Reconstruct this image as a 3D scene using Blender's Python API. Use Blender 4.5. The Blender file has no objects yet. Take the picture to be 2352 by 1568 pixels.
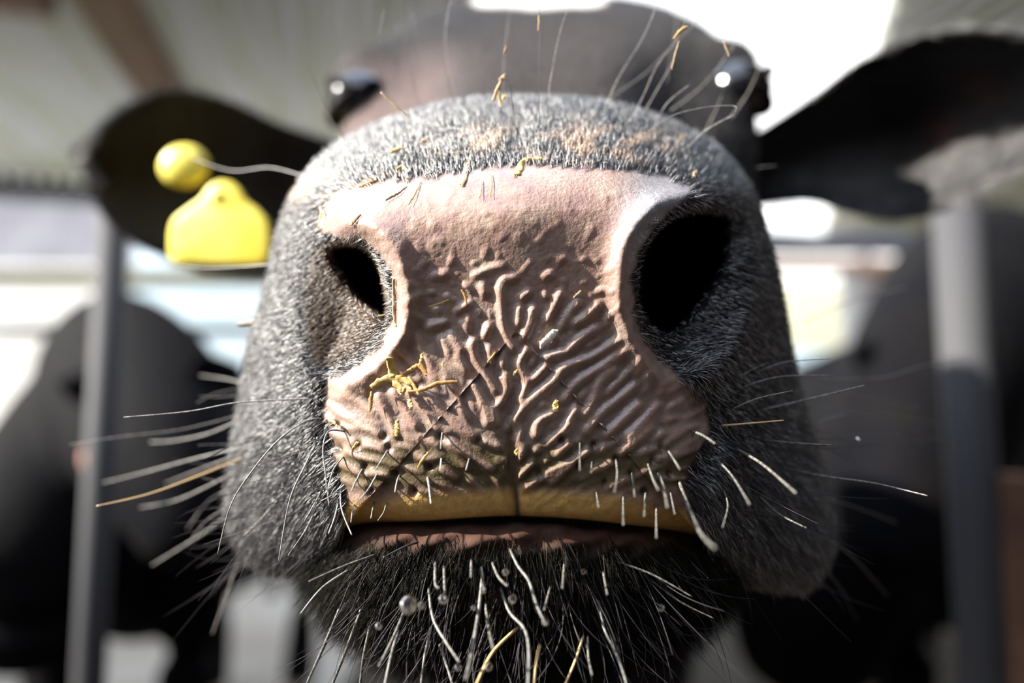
import bpy, math, random
import numpy as np
from mathutils import Vector

random.seed(7); RNG = np.random.default_rng(11)
SC = bpy.context.scene
COL = SC.collection
PI = math.pi

# ------------------------------------------------------------------ camera, sky, sun, exposure
PITCH = math.radians(5.0)
EYE = np.array([0.0, 0.0, 1.25])
FPX = 1568.0                       # focal length in pixels of the 2352-wide frame (24 mm lens)
cam_d = bpy.data.cameras.new('camera'); cam = bpy.data.objects.new('camera', cam_d); COL.objects.link(cam)
cam_d.sensor_width = 36.0; cam_d.lens = 24.0
cam_d.clip_start = 0.01; cam_d.clip_end = 500
cam.location = EYE; cam.rotation_euler = (PI/2 + PITCH, 0, 0)
cam_d.dof.use_dof = True; cam_d.dof.focus_distance = 0.193; cam_d.dof.aperture_fstop = 3.0
cam_d.dof.aperture_blades = 0
SC.camera = cam

world = bpy.data.worlds.new('sky'); SC.world = world; world.use_nodes = True
wn = world.node_tree.nodes; wl = world.node_tree.links; wn.clear()
wo = wn.new('ShaderNodeOutputWorld'); wb = wn.new('ShaderNodeBackground')
tc = wn.new('ShaderNodeTexCoord'); sep = wn.new('ShaderNodeSeparateXYZ'); ramp = wn.new('ShaderNodeValToRGB')
wl.new(tc.outputs['Generated'], sep.inputs[0]); wl.new(sep.outputs['Z'], ramp.inputs[0])
ramp.color_ramp.elements[0].position = 0.42; ramp.color_ramp.elements[0].color = (1.0, 1.0, 1.0, 1)
ramp.color_ramp.elements[1].position = 0.9; ramp.color_ramp.elements[1].color = (0.66, 0.78, 1.0, 1)
wl.new(ramp.outputs[0], wb.inputs[0]); wb.inputs[1].default_value = 2.0
wl.new(wb.outputs[0], wo.inputs[0])

sun_d = bpy.data.lights.new('sun', 'SUN'); sun = bpy.data.objects.new('sun', sun_d); COL.objects.link(sun)
SUN_TO = Vector((-0.82, -0.14, 0.56)).normalized()
sun.rotation_euler = SUN_TO.to_track_quat('Z', 'Y').to_euler()
sun_d.energy = 13.5; sun_d.angle = math.radians(1.2); sun_d.color = (1.0, 0.95, 0.86)

vs = SC.view_settings
SC.display_settings.display_device = 'sRGB'
vs.view_transform = 'Standard'; vs.look = 'None'; vs.exposure = 0.58; vs.gamma = 1.0; vs.use_curve_mapping = False
SC.cycles.use_denoising = True
SC.cycles.max_bounces = 6; SC.cycles.diffuse_bounces = 3; SC.cycles.glossy_bounces = 3
SC.cycles.transmission_bounces = 4; SC.cycles.transparent_max_bounces = 6
SC.cycles.caustics_reflective = False; SC.cycles.caustics_refractive = False

# ------------------------------------------------------------------ frames
CP, SP = math.cos(PITCH), math.sin(PITCH)
def L2W(a):                        # sight-aligned metres (right, forward, up) -> world
    a = np.asarray(a, float)
    x, y, z = a[..., 0], a[..., 1], a[..., 2]
    return np.stack([x, y*CP - z*SP, y*SP + z*CP], -1) + EYE
def at(px, py, d):                 # a photo pixel and a distance in metres -> sight-aligned point
    px, py, d = np.broadcast_arrays(np.asarray(px, float), np.asarray(py, float), np.asarray(d, float))
    return np.stack([(px-1176)/FPX*d, d, (784-py)/FPX*d], -1)
def W(px, py, d): return L2W(at(px, py, d))
def sm(e0, e1, x):
    t = np.clip((x-e0)/(e1-e0), 0, 1); return t*t*(3-2*t)

# ------------------------------------------------------------------ materials
def mat(name, color=(.5, .5, .5), rough=.6, spec=.5, metal=0, noise=None, bump=None, coat=0, trans=0, sss=0, attr=None, ior=1.45, bumps=None):
    m = bpy.data.materials.new(name); m.use_nodes = True
    nt = m.node_tree; N = nt.nodes; L = nt.links
    b = N['Principled BSDF']
    b.inputs['Base Color'].default_value = (*color, 1); b.inputs['Roughness'].default_value = rough
    b.inputs['Specular IOR Level'].default_value = spec; b.inputs['Metallic'].default_value = metal
    b.inputs['Coat Weight'].default_value = coat; b.inputs['Coat Roughness'].default_value = .12
    b.inputs['Transmission Weight'].default_value = trans; b.inputs['IOR'].default_value = ior
    if sss:
        b.inputs['Subsurface Weight'].default_value = sss; b.inputs['Subsurface Radius'].default_value = (.004, .0015, .001)
        b.inputs['Subsurface Scale'].default_value = .5
    src = None
    if attr:
        a = N.new('ShaderNodeAttribute'); a.attribute_name = attr; src = a.outputs['Color']
    if noise:                      # (scale, second colour, detail, low, high, stretch)
        sc_, c2, det, lo, hi, st = noise
        t = N.new('ShaderNodeTexCoord'); mp = N.new('ShaderNodeMapping'); mp.inputs['Scale'].default_value = st
        L.new(t.outputs['Object'], mp.inputs[0])
        n = N.new('ShaderNodeTexNoise'); n.inputs['Scale'].default_value = sc_; n.inputs['Detail'].default_value = det
        L.new(mp.outputs[0], n.inputs[0])
        r = N.new('ShaderNodeMapRange'); r.inputs[1].default_value = lo; r.inputs[2].default_value = hi
        L.new(n.outputs[0], r.inputs[0])
        mx = N.new('ShaderNodeMix'); mx.data_type = 'RGBA'
        L.new(r.outputs[0], mx.inputs[0])
        if src: L.new(src, mx.inputs[6])
        else: mx.inputs[6].default_value = (*color, 1)
        mx.inputs[7].default_value = (*c2, 1); src = mx.outputs[2]
        if src and attr: mx.blend_type = 'MULTIPLY'
    if src: L.new(src, b.inputs['Base Color'])
    prev = None
    for (bs, strength, dist, det) in (bumps or ([bump] if bump else [])):
        t = N.new('ShaderNodeTexCoord'); n = N.new('ShaderNodeTexNoise')
        n.inputs['Scale'].default_value = bs; n.inputs['Detail'].default_value = det
        L.new(t.outputs['Object'], n.inputs[0])
        bp = N.new('ShaderNodeBump'); bp.inputs['Strength'].default_value = strength; bp.inputs['Distance'].default_value = dist
        L.new(n.outputs[0], bp.inputs['Height'])
        if prev: L.new(prev, bp.inputs['Normal'])
        prev = bp.outputs[0]
    if prev:
        L.new(prev, b.inputs['Normal']); L.new(prev, b.inputs['Coat Normal'])
    return m

M_SKIN = mat('cow_skin', rough=.42, spec=.55, attr='tint', noise=(420, (.80, .72, .70), 3, .35, .7, (1, 1, 1)), coat=.55, sss=.0,
             bumps=[(900, .33, .0006, 2), (2600, .25, .0003, 2)])
M_SKIN.node_tree.nodes['Principled BSDF'].inputs['Coat Roughness'].default_value = .08
# fur-covered skin is matt, bald skin is wet: driven by the 'wet' attribute of the mesh
_n = M_SKIN.node_tree; _a = _n.nodes.new('ShaderNodeAttribute'); _a.attribute_name = 'wet'
_m = _n.nodes.new('ShaderNodeMath'); _m.operation = 'MULTIPLY'; _m.inputs[1].default_value = .9
_n.links.new(_a.outputs['Fac'], _m.inputs[0]); _n.links.new(_m.outputs[0], _n.nodes['Principled BSDF'].inputs['Coat Weight'])
_m2 = _n.nodes.new('ShaderNodeMapRange'); _m2.inputs[3].default_value = .75; _m2.inputs[4].default_value = .5
_n.links.new(_a.outputs['Fac'], _m2.inputs[0]); _m3 = _n.nodes.new('ShaderNodeMapRange'); _m3.inputs[3].default_value = .08; _m3.inputs[4].default_value = .5
_n.links.new(_a.outputs['Fac'], _m3.inputs[0]); _n.links.new(_m3.outputs[0], _n.nodes['Principled BSDF'].inputs['Specular IOR Level'])
_n.links.new(_m2.outputs[0], _n.nodes['Principled BSDF'].inputs['Roughness'])

def hair_mat(name, rough=.33, spec=1.0):
    m = bpy.data.materials.new(name); m.use_nodes = True
    nt = m.node_tree; b = nt.nodes['Principled BSDF']
    a = nt.nodes.new('ShaderNodeAttribute'); a.attribute_name = 'tint'
    nt.links.new(a.outputs['Color'], b.inputs['Base Color'])
    b.inputs['Roughness'].default_value = rough; b.inputs['Specular IOR Level'].default_value = spec
    return m
M_FUR = hair_mat('black_fur')
M_CHIN = hair_mat('chin_hair', .6, .08)
M_FACE = hair_mat('face_hair', .5, .3)
M_COAT = mat('black_hide', (.0025, .0025, .004), rough=.8, spec=.06, noise=(9, (.005, .0045, .0045), 4, .4, .7, (1, 1, 1)), bump=(60, .4, .01, 3))
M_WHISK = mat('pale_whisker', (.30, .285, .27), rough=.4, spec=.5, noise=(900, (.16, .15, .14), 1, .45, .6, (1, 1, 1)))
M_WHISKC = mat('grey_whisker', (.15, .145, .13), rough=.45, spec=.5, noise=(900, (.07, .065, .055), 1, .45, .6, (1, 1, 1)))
M_WHISKG = mat('golden_whisker', (.62, .42, .2), rough=.35, spec=.8)
M_WHISKD = mat('dark_whisker', (.03, .027, .027), rough=.35, spec=.8)
M_EYE = mat('eye_cornea', (.004, .004, .006), rough=.12, spec=1.0)
M_STRAW = mat('straw', (.74, .56, .22), rough=.5, noise=(500, (.55, .33, .10), 2, .4, .65, (1, 1, 1)))
M_STRAW2 = mat('orange_straw', (.66, .36, .12), rough=.5, noise=(500, (.45, .22, .07), 2, .4, .65, (1, 1, 1)))
M_STRAW3 = mat('tan_straw', (.62, .47, .30), rough=.5, noise=(500, (.48, .34, .2), 2, .4, .65, (1, 1, 1)))
M_HUSK = mat('pale_husk', (.86, .80, .70), rough=.4)
M_YEL = mat('yellow_plastic', (.98, .83, .13), rough=.4, sss=0, noise=(35, (.84, .68, .06), 2, .4, .65, (1, 1, 1)))
M_DROP = mat('water', (1, 1, 1), rough=.02, trans=1, ior=1.33)
M_ROOF = mat('roof_sheet', (.55, .55, .56), rough=.7, noise=(1.6, (.40, .42, .27), 3, .46, .60, (7, .35, 1)))
for _q in M_ROOF.node_tree.nodes:
    if _q.type == 'MAPPING': _q.vector_type = 'TEXTURE'; _q.inputs['Rotation'].default_value = (0, 0, math.radians(13.5)); _q.inputs['Scale'].default_value = (1/7, 1/.35, 1)
_rn = M_ROOF.node_tree; _tr = _rn.nodes.new('ShaderNodeBsdfTranslucent'); _tr.inputs[0].default_value = (.75, .75, .73, 1)
_mx = _rn.nodes.new('ShaderNodeMixShader'); _mx.inputs[0].default_value = .10
_rn.links.new(_rn.nodes['Principled BSDF'].outputs[0], _mx.inputs[1]); _rn.links.new(_tr.outputs[0], _mx.inputs[2])
_rn.links.new(_mx.outputs[0], _rn.nodes['Material Output'].inputs[0])
M_TIMBER = mat('brown_timber', (.17, .10, .055), rough=.8, noise=(5, (.11, .06, .035), 4, .4, .7, (6, 1, 1)))
M_STEEL = mat('galvanised_steel', (.05, .05, .053), rough=.7, metal=0, spec=.25, noise=(12, (.05, .05, .055), 3, .4, .7, (1, 1, 1)))
M_RUST = mat('rusty_steel', (.20, .105, .06), rough=.8, noise=(14, (.12, .06, .04), 3, .4, .7, (1, 1, 1)))
M_MUCK = mat('dark_wet_floor', (.018, .014, .012), rough=.7, spec=.2, noise=(3, (.032, .023, .016), 5, .4, .65, (1, 1, 1)), bump=(30, .5, .02, 4))
M_DARKW = mat('dark_light_blocker', (.035, .032, .035), rough=.9, spec=.1, noise=(4, (.02, .018, .018), 3, .4, .65, (1, 1, 6)))
M_CLAD = mat('grey_cladding', (.22, .22, .25), rough=.8, noise=(1.5, (.15, .15, .18), 3, .4, .65, (1, 1, 1)))
M_BEIGE = mat('beige_render', (.62, .60, .42), rough=.8, noise=(.8, (.50, .50, .36), 4, .4, .7, (1, 1, 1)))
M_CONC = mat('concrete', (.46, .44, .41), rough=.85, noise=(1.3, (.33, .30, .27), 5, .4, .65, (1, 1, 1)), bump=(30, .3, .01, 4))
M_WALL = mat('pale_wall', (.85, .85, .83), rough=.8, noise=(.8, (.70, .69, .66), 4, .4, .7, (1, 1, 1)))
M_FIELD = mat('grass_field', (.36, .36, .17), rough=.9, noise=(.3, (.42, .38, .22), 4, .4, .7, (1, 1, 1)))
M_BLUE = mat('pale_blue_sheet', (.60, .76, .88), rough=.6, noise=(1.5, (.68, .80, .86), 3, .4, .7, (1, 1, 1)))
M_HORN = mat('hoof_horn', (.25, .2, .15), rough=.6, noise=(30, (.1, .08, .06), 2, .4, .7, (1, 1, 1)))
M_PINK = mat('bare_pink_skin', (.55, .26, .2), rough=.6)

# ------------------------------------------------------------------ object helpers
def finish(o, label=None, cat=None, group=None, kind=None, parent=None):
    if parent is not None:
        o.parent = parent; o.matrix_parent_inverse = parent.matrix_basis.inverted()
    if label: o['label'] = label
    if cat: o['category'] = cat
    if group: o['group'] = group
    if kind: o['kind'] = kind
    return o
def empty(name, loc, label, cat, group=None):
    o = bpy.data.objects.new(name, None); COL.objects.link(o); o.location = loc; o.empty_display_size = .05
    o.matrix_basis  # location is read by children below
    return finish(o, label, cat, group)
def raw(name, verts, faces, material, smooth=True, **kw):
    me = bpy.data.meshes.new(name)
    v = np.asarray(verts, float)
    off = v.mean(0) if kw.get('parent') is None else np.zeros(3)
    me.from_pydata([tuple(p) for p in (v-off)], [], [tuple(int(i) for i in f) for f in faces])
    me.materials.append(material); me.validate()
    if smooth: me.polygons.foreach_set('use_smooth', [True]*len(me.polygons))
    me.update()
    o = bpy.data.objects.new(name, me); COL.objects.link(o); o.location = off
    return finish(o, **kw)
def fast_mesh(name, V, Q, material, **kw):
    me = bpy.data.meshes.new(name)
    me.vertices.add(len(V)); me.vertices.foreach_set('co', V.astype(np.float32).ravel())
    n = len(Q); me.loops.add(n*4); me.polygons.add(n)
    me.loops.foreach_set('vertex_index', Q.astype(np.int32).ravel())
    me.polygons.foreach_set('loop_start', np.arange(0, n*4, 4, dtype=np.int32))
    me.polygons.foreach_set('use_smooth', np.ones(n, bool))
    me.update(calc_edges=True); me.validate()
    me.materials.append(material)
    o = bpy.data.objects.new(name, me); COL.objects.link(o)
    return finish(o, **kw)
def catmull(pts, n, closed=False):
    p = np.asarray(pts, float); k = len(p)
    if closed: t = np.linspace(0, k, n, endpoint=False)
    else: t = np.linspace(0, k-1-1e-9, n)
    i = np.floor(t).astype(int); f = (t-i)[:, None]
    g = (lambda j: p[j % k]) if closed else (lambda j: p[np.clip(j, 0, k-1)])
    p0, p1, p2, p3 = g(i-1), g(i), g(i+1), g(i+2)
    return .5*((2*p1) + (-p0+p2)*f + (2*p0-5*p1+4*p2-p3)*f*f + (-p0+3*p1-3*p2+p3)*f**3)
def tube_geo(pts, rad, seg=8):     # closed tube along pts
    pts = np.asarray(pts, float); n = len(pts); rad = np.broadcast_to(np.asarray(rad, float), (n,))
    T = np.gradient(pts, axis=0); T /= np.linalg.norm(T, axis=1)[:, None]+1e-12
    up = np.array([0, 0, 1.]) if abs(T[0][2]) < .9 else np.array([1., 0, 0])
    V = []
    nrm = np.cross(T[0], up); nrm /= np.linalg.norm(nrm)
    for i in range(n):
        nrm = nrm - T[i]*np.dot(nrm, T[i]); nrm /= np.linalg.norm(nrm); b = np.cross(T[i], nrm)
        for k in range(seg):
            a = 2*PI*k/seg; V.append(pts[i] + rad[i]*(math.cos(a)*nrm + math.sin(a)*b))
    F = []
    for i in range(n-1):
        for k in range(seg):
            F.append((i*seg+k, i*seg+(k+1) % seg, (i+1)*seg+(k+1) % seg, (i+1)*seg+k))
    F.append(tuple(range(seg))[::-1]); F.append(tuple((n-1)*seg+k for k in range(seg)))
    return V, F
def merge(parts):
    V, F = [], []
    for v, f in parts:
        b = len(V); V += [np.asarray(p) for p in v]; F += [tuple(i+b for i in q) for q in f]
    return V, F
def ellipsoid_geo(c, r, nu=24, nv=14, axes=None):
    V, F = [], []
    A = np.eye(3) if axes is None else np.asarray(axes, float)
    for j in range(nv+1):
        ph = PI*j/nv
        for i in range(nu):
            th = 2*PI*i/nu
            q = np.array([r[0]*math.sin(ph)*math.cos(th), r[1]*math.sin(ph)*math.sin(th), r[2]*math.cos(ph)])
            V.append(np.asarray(c) + A.T @ q)
    for j in range(nv):
        for i in range(nu):
            F.append((j*nu+i, j*nu+(i+1) % nu, (j+1)*nu+(i+1) % nu, (j+1)*nu+i))
    return V, F
def box_geo(a, b):
    (x0, y0, z0), (x1, y1, z1) = a, b
    V = [(x0, y0, z0), (x1, y0, z0), (x1, y1, z0), (x0, y1, z0), (x0, y0, z1), (x1, y0, z1), (x1, y1, z1), (x0, y1, z1)]
    F = [(0, 3, 2, 1), (4, 5, 6, 7), (0, 1, 5, 4), (1, 2, 6, 5), (2, 3, 7, 6), (3, 0, 4, 7)]
    return V, F
def loft_geo(spine, radii, seg=20):   # spine of centres, radii (rx, rz) across the travel direction
    sp = catmull(spine, len(spine)*4); rr = catmull(radii, len(radii)*4)
    T = np.gradient(sp, axis=0); T /= np.linalg.norm(T, axis=1)[:, None]
    V, F = [], []
    for i in range(len(sp)):
        side = np.cross(T[i], [0, 0, 1.])
        if np.linalg.norm(side) < .05: side = np.array([1., 0, 0])
        side /= np.linalg.norm(side); up = np.cross(side, T[i])
        for k in range(seg):
            a = 2*PI*k/seg; V.append(sp[i] + side*rr[i][0]*math.cos(a) + up*rr[i][1]*math.sin(a))
    n = len(sp)
    for i in range(n-1):
        for k in range(seg):
            F.append((i*seg+k, i*seg+(k+1) % seg, (i+1)*seg+(k+1) % seg, (i+1)*seg+k))
    F.append(tuple(range(seg))[::-1]); F.append(tuple((n-1)*seg+k for k in range(seg)))
    return V, F
def remeshed(parts, voxel=.018, smooth=6):   # overlapping closed shells -> one continuous surface (verts, polys)
    V, F = merge(parts)
    me = bpy.data.meshes.new('tmp'); me.from_pydata([tuple(p) for p in V], [], F); me.update()
    o = bpy.data.objects.new('tmp', me); COL.objects.link(o)
    m = o.modifiers.new('r', 'REMESH'); m.mode = 'VOXEL'; m.voxel_size = voxel
    s = o.modifiers.new('s', 'SMOOTH'); s.iterations = smooth; s.factor = .5
    dg = bpy.context.evaluated_depsgraph_get(); dg.update()
    ev = bpy.data.meshes.new_from_object(o.evaluated_get(dg))
    n = len(ev.vertices); co = np.empty(n*3, np.float32); ev.vertices.foreach_get('co', co)
    P = [tuple(p.vertices) for p in ev.polygons]
    bpy.data.objects.remove(o); bpy.data.meshes.remove(me); bpy.data.meshes.remove(ev)
    return co.reshape(-1, 3).astype(float), P

# ------------------------------------------------------------------ muzzle shape
SIL = np.array([(1200,225),(1330,228),(1450,250),(1560,290),(1650,345),(1720,430),(1760,540),(1792,670),(1815,800),(1850,950),
    (1893,1120),(1900,1260),(1840,1345),(1700,1325),(1612,1240),(1400,1198),(1190,1183),(1000,1193),(805,1215),(705,1300),(600,1300),
    (532,1210),(530,1080),(550,940),(572,800),(612,660),(645,520),(705,400),(800,318),(950,258),(1080,230)], float)
CTR = np.array([1185., 760.])
KN = np.array([(1185,760,186.5),(1185,500,187),(1185,400,194),(1185,330,203),(1185,250,216),(1185,950,186.5),(1185,1100,187),(1185,1175,189),
    (950,760,189),(1400,760,189),(950,500,189),(1400,500,189),(900,950,190),(1500,950,191),(1060,640,187),(1300,640,187),(1060,850,187),(1300,850,187),(850,1150,189),(1560,1150,189),
    (800,450,196),(1600,450,197),(700,600,206),(1720,620,208),(640,800,211),(1760,850,213),(600,1050,213),(1800,1080,213),
    (700,950,201),(1690,950,202),(700,1150,203),(1700,1180,204),(620,1250,211),(1800,1280,211),(800,350,214),(1600,370,214),
    (950,310,210),(1400,300,210),(550,900,222),(1830,900,224),(640,520,222),(1750,520,224),(1360,1190,188),(1000,1190,188)], float)
def tps_fit(K):
    p = K[:, :2]/1000; n = len(p)
    r = np.linalg.norm(p[:, None]-p[None], axis=-1); A = np.where(r > 0, r*r*np.log(r+1e-12), 0)+np.eye(n)*.0008
    B = np.hstack([np.ones((n, 1)), p]); M = np.zeros((n+3, n+3)); M[:n, :n] = A; M[:n, n:] = B; M[n:, :n] = B.T
    return np.linalg.solve(M, np.concatenate([K[:, 2]/1000, np.zeros(3)]))
TW = tps_fit(KN)
def tps(px, py):
    p = np.stack([px, py], -1)/1000; out = TW[-3] + TW[-2]*p[..., 0] + TW[-1]*p[..., 1]
    for k in range(len(KN)):
        r = np.hypot(p[..., 0]-KN[k, 0]/1000, p[..., 1]-KN[k, 1]/1000); out = out + TW[k]*np.where(r > 0, r*r*np.log(r+1e-12), 0)
    return out
def seg_dist(px, py, poly, closed=False):
    poly = np.asarray(poly, float); n = len(poly); best = np.full(np.shape(px), 1e9)
    for i in range(n if closed else n-1):
        a = poly[i]; b = poly[(i+1) % n]; d = b-a; L2 = d@d+1e-9
        t = np.clip(((px-a[0])*d[0]+(py-a[1])*d[1])/L2, 0, 1)
        best = np.minimum(best, np.hypot(px-a[0]-t*d[0], py-a[1]-t*d[1]))
    return best
def inside(px, py, poly):
    poly = np.asarray(poly, float); n = len(poly); c = np.zeros(np.shape(px), bool)
    for i in range(n):
        x0, y0 = poly[i]; x1, y1 = poly[(i+1) % n]
        if y0 == y1: continue
        c ^= ((py < y0) != (py < y1)) & (px < (x1-x0)*(py-y0)/(y1-y0)+x0)
    return c
def sdist(px, py, poly):           # positive inside
    d = seg_dist(px, py, poly, True); return np.where(inside(px, py, poly), d, -d)

SKIN_POLY = catmull([(728,500),(770,440),(880,418),(1000,405),(1100,388),(1190,378),(1350,385),(1500,395),(1590,430),(1560,470),
    (1495,530),(1458,620),(1462,720),(1500,800),(1570,870),(1630,945),(1610,1030),(1575,1110),(1600,1200),(1625,1250),(1400,1240),
    (1190,1240),(1000,1240),(800,1250),(795,1150),(765,1030),(745,940),(752,870),(820,838),(880,780),(905,700),(890,610),(840,560),
    (790,545),(745,540)], 180, True)
HOLE_L = catmull([(758,578),(815,560),(858,585),(884,640),(894,700),(886,738),(845,710),(800,660)], 60, True)
SOCK_L = catmull([(725,560),(800,535),(865,565),(900,640),(906,710),(885,770),(815,838),(735,845),(700,760),(700,640)], 70, True)
HOLE_R = catmull([(1466,655),(1480,575),(1530,512),(1600,488),(1662,500),(1668,560),(1650,630),(1612,690),(1545,762),(1500,752),(1472,710)], 70, True)
SOCK_R = catmull([(1455,655),(1470,560),(1530,490),(1620,470),(1690,500),(1700,600),(1690,700),(1640,800),(1560,850),(1500,800),(1462,730)], 70, True)
GROOVE_L = [(885,750),(840,818),(770,856),(742,930),(765,1020)]
GROOVE_R = [(1490,770),(1540,860),(1610,930),(1650,1000),(1600,1080)]
PHIL = [(1150,640),(1165,740),(1185,830),(1178,930),(1170,1010),(1182,1100),(1190,1190)]
def relief(px, py):
    d = tps(px, py)
    for sock, hole, gv, s in ((SOCK_L, HOLE_L, GROOVE_L, -1), (SOCK_R, HOLE_R, GROOVE_R, 1)):
        ds = sdist(px, py, sock); dh = sdist(px, py, hole)
        d = d + .013*sm(-36, 105, ds)                                  # soft bowl round the nostril
        d = d - .0028*np.exp(-((ds+28)/30)**2)*(1 if s > 0 else sm(740, 800, px))*sm(1190, 1150, py)     # raised wing
        d = d + .045*sm(-8, 26, dh) + .03*sm(20, 70, dh)              # the opening itself
        g = seg_dist(px, py, gv); d = d + .0032*np.exp(-(g/26)**2)
    d = d + .0009*np.exp(-(seg_dist(px, py, PHIL)/16)**2)*sm(760, 1000, py)
    d = d - .0020*np.exp(-(((px-1185)/420)**2+((py-470)/70)**2))     # swelling under the bald top edge
    d = d + .0022*np.exp(-(seg_dist(px, py, [(760,440),(1000,385),(1190,360),(1400,370),(1620,430)])/28)**2)
    d = d + .0035*np.exp(-(((px-1190)/40)**2+((py-310)/60)**2))       # parting of the fur above the nose
    return d

# nose ridges -----------------------------------------------------------------
GX0, GX1, GY0, GY1 = 680, 1720, 360, 1260
def make_ridges():
    w, h = GX1-GX0, GY1-GY0
    H = np.zeros((h, w)); X, Y = np.meshgrid(np.arange(GX0, GX1), np.arange(GY0, GY1)); X = X.astype(float); Y = Y.astype(float)
    R = 44; gx, gy = np.meshgrid(np.arange(-R, R+1), np.arange(-R, R+1))
    for _ in range(15000):
        x = RNG.uniform(GX0+R, GX1-R-1); y = RNG.uniform(GY0+R, GY1-R-1)
        cy = max(1150, y+70); th = math.atan2(y-cy, x-1185)
        low = float(sm(600, 800, y)); lip = float(sm(1040, 1150, y))
        th = th*1.0 + RNG.normal(0, 1.3*(1-low)+.14)
        per = (37 - 8*low - 11*lip)*RNG.uniform(.85, 1.2)
        sl = (10+15*low)*(1-.4*lip); sc = 11-3.5*lip
        c, s = math.cos(th), math.sin(th); a = gx*c+gy*s; b = -gx*s+gy*c
        k = np.exp(-(a/sl)**2/2-(b/sc)**2/2)*np.cos(2*PI*b/per + RNG.uniform(0, 2*PI))
        ix, iy = int(x)-GX0, int(y)-GY0
        H[iy-R:iy+R+1, ix-R:ix+R+1] += k
    H /= np.std(H[200:600, 200:800]); up_ = sm(860, 700, Y); H = (.5+.5*np.tanh(H*.8))*(1-up_) + sm(-.5, 1.9, H)*up_
    o = lambda L_: [(800+x/2.24, 500+y/2.24) for x, y in L_]
    hand = [[(860,310),(800,320),(785,380),(790,480),(800,580),(850,670)],[(880,460),(873,545)],[(890,410),(930,380)],[(950,470),(930,560),(900,620)],
        [(1095,390),(1055,470),(1020,540)],[(1180,440),(1130,500),(1095,565)],[(1285,450),(1225,510),(1160,545)],[(1280,570),(1200,620),(1140,680)],
        [(1390,630),(1250,720),(1110,775),(1060,840),(960,920),(880,1000),(830,1085)],[(1420,690),(1300,770),(1180,850),(1110,940)],
        [(1360,790),(1300,835),(1272,920),(1220,1010)],[(1480,860),(1400,930),(1300,1010),(1230,1100)],[(1500,960),(1400,1050),(1330,1120)],
        [(1170,980),(1120,1080),(1030,1160)],[(1060,1005),(980,1050),(970,1120)],[(920,680),(880,760),(920,840),(880,940)],[(1015,765),(950,835)],
        [(640,640),(650,720),(720,830),(760,890)],[(725,560),(705,610)],[(810,820),(820,880),(780,960)],[(640,860),(700,960),(720,1060)],
        [(380,890),(450,960),(520,1030),(640,1120),(780,1180)],[(230,900),(300,1000),(350,1070)],[(150,920),(200,1010),(240,1120)],
        [(1600,960),(1520,1050),(1440,1130)],[(1130,1165),(1075,1215)],[(950,1260),(870,1340)],[(1130,1270),(1020,1320),(900,1400)],
        [(1100,700),(1010,720)],[(520,600),(585,680)],[(420,560),(500,540)],[(1560,1080),(1480,1150),(1400,1210)],[(1240,1200),(1180,1240),(1050,1360)],
        [(690,340),(700,385)],[(650,300),(730,260),(790,250)],[(1010,300),(1040,290)],[(560,480),(620,440)],[(300,440),(360,400)],[(440,300),(500,290)],
        [(560,720),(610,790)],[(480,620),(520,700)],[(740,980),(760,1060)],[(520,1160),(640,1230),(740,1290)],[(480,1290),(560,1340)]]
    hd = np.full(H.shape, 1e9)
    for p in hand:
        q = o(p); q = catmull(q, len(q)*4)
        x0, x1 = q[:, 0].min()-40, q[:, 0].max()+40; y0, y1 = q[:, 1].min()-40, q[:, 1].max()+40
        a, b, c, d = [int(v) for v in (max(x0-GX0, 0), min(x1-GX0, w), max(y0-GY0, 0), min(y1-GY0, h))]
        hd[c:d, a:b] = np.minimum(hd[c:d, a:b], seg_dist(X[c:d, a:b], Y[c:d, a:b], q))
    ridge = np.exp(-(hd/(10.5+1.8*np.sin(X*.05+Y*.03)))**2.6)
    keep = sm(12, 24, hd)
    H = np.maximum(H*keep, ridge)
    H = np.where((hd < 24) & (hd > 11), np.minimum(H, .15+.85*np.maximum(ridge, sm(15, 26, hd)*H)), H)
    for _ in range(2):
        H = (H+np.roll(H, 3, 0)+np.roll(H, -3, 0)+np.roll(H, 6, 0)+np.roll(H, -6, 0))/5
        H = (H+np.roll(H, 3, 1)+np.roll(H, -3, 1)+np.roll(H, 6, 1)+np.roll(H, -6, 1))/5
    H = np.clip((H-.5)*1.6+.5, 0, 1)
    amp = sm(480, 700, Y)*(1-.8*sm(1090, 1175, Y))
    amp = amp*(.25+.75*sm(15, 80, np.minimum(seg_dist(X, Y, SOCK_L, True), seg_dist(X, Y, SOCK_R, True))))
    amp = np.maximum(amp, .24*sm(400, 470, Y)*(1-sm(1120, 1180, Y)))
    amp *= 1-.5*sm(880, 780, X)*sm(1000, 850, Y)
    ph = seg_dist(X, Y, PHIL); H = H*(1-(1-sm(3, 13, ph))*sm(940, 1060, Y))
    pore = np.zeros_like(H)
    for (x, y) in [(822,1022),(880,1003),(770,975),(778,1030),(835,1075),(890,1030),(905,1090),(985,1075),(1100,1010),(1290,1010),(1365,1020),(1415,1055),
                   (1450,1090),(1500,1055),(1540,1090),(1520,1025),(1330,1070),(950,1130),(1010,1000),(850,1130),(1480,1130),(1390,1110),(1240,1090)]:
        pore = np.maximum(pore, np.exp(-(((X-x)/8)**2+((Y-y)/10)**2)))
    return H, amp, pore
RH, RA, RP = make_ridges()
def samp(G, px, py):
    x = np.clip(px-GX0, 0, G.shape[1]-1.01); y = np.clip(py-GY0, 0, G.shape[0]-1.01)
    i = x.astype(int); j = y.astype(int); fx = x-i; fy = y-j
    v = G[j, i]*(1-fx)*(1-fy)+G[j, i+1]*fx*(1-fy)+G[j+1, i]*(1-fx)*fy+G[j+1, i+1]*fx*fy
    return v*((px > GX0) & (px < GX1) & (py > GY0) & (py < GY1))

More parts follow.
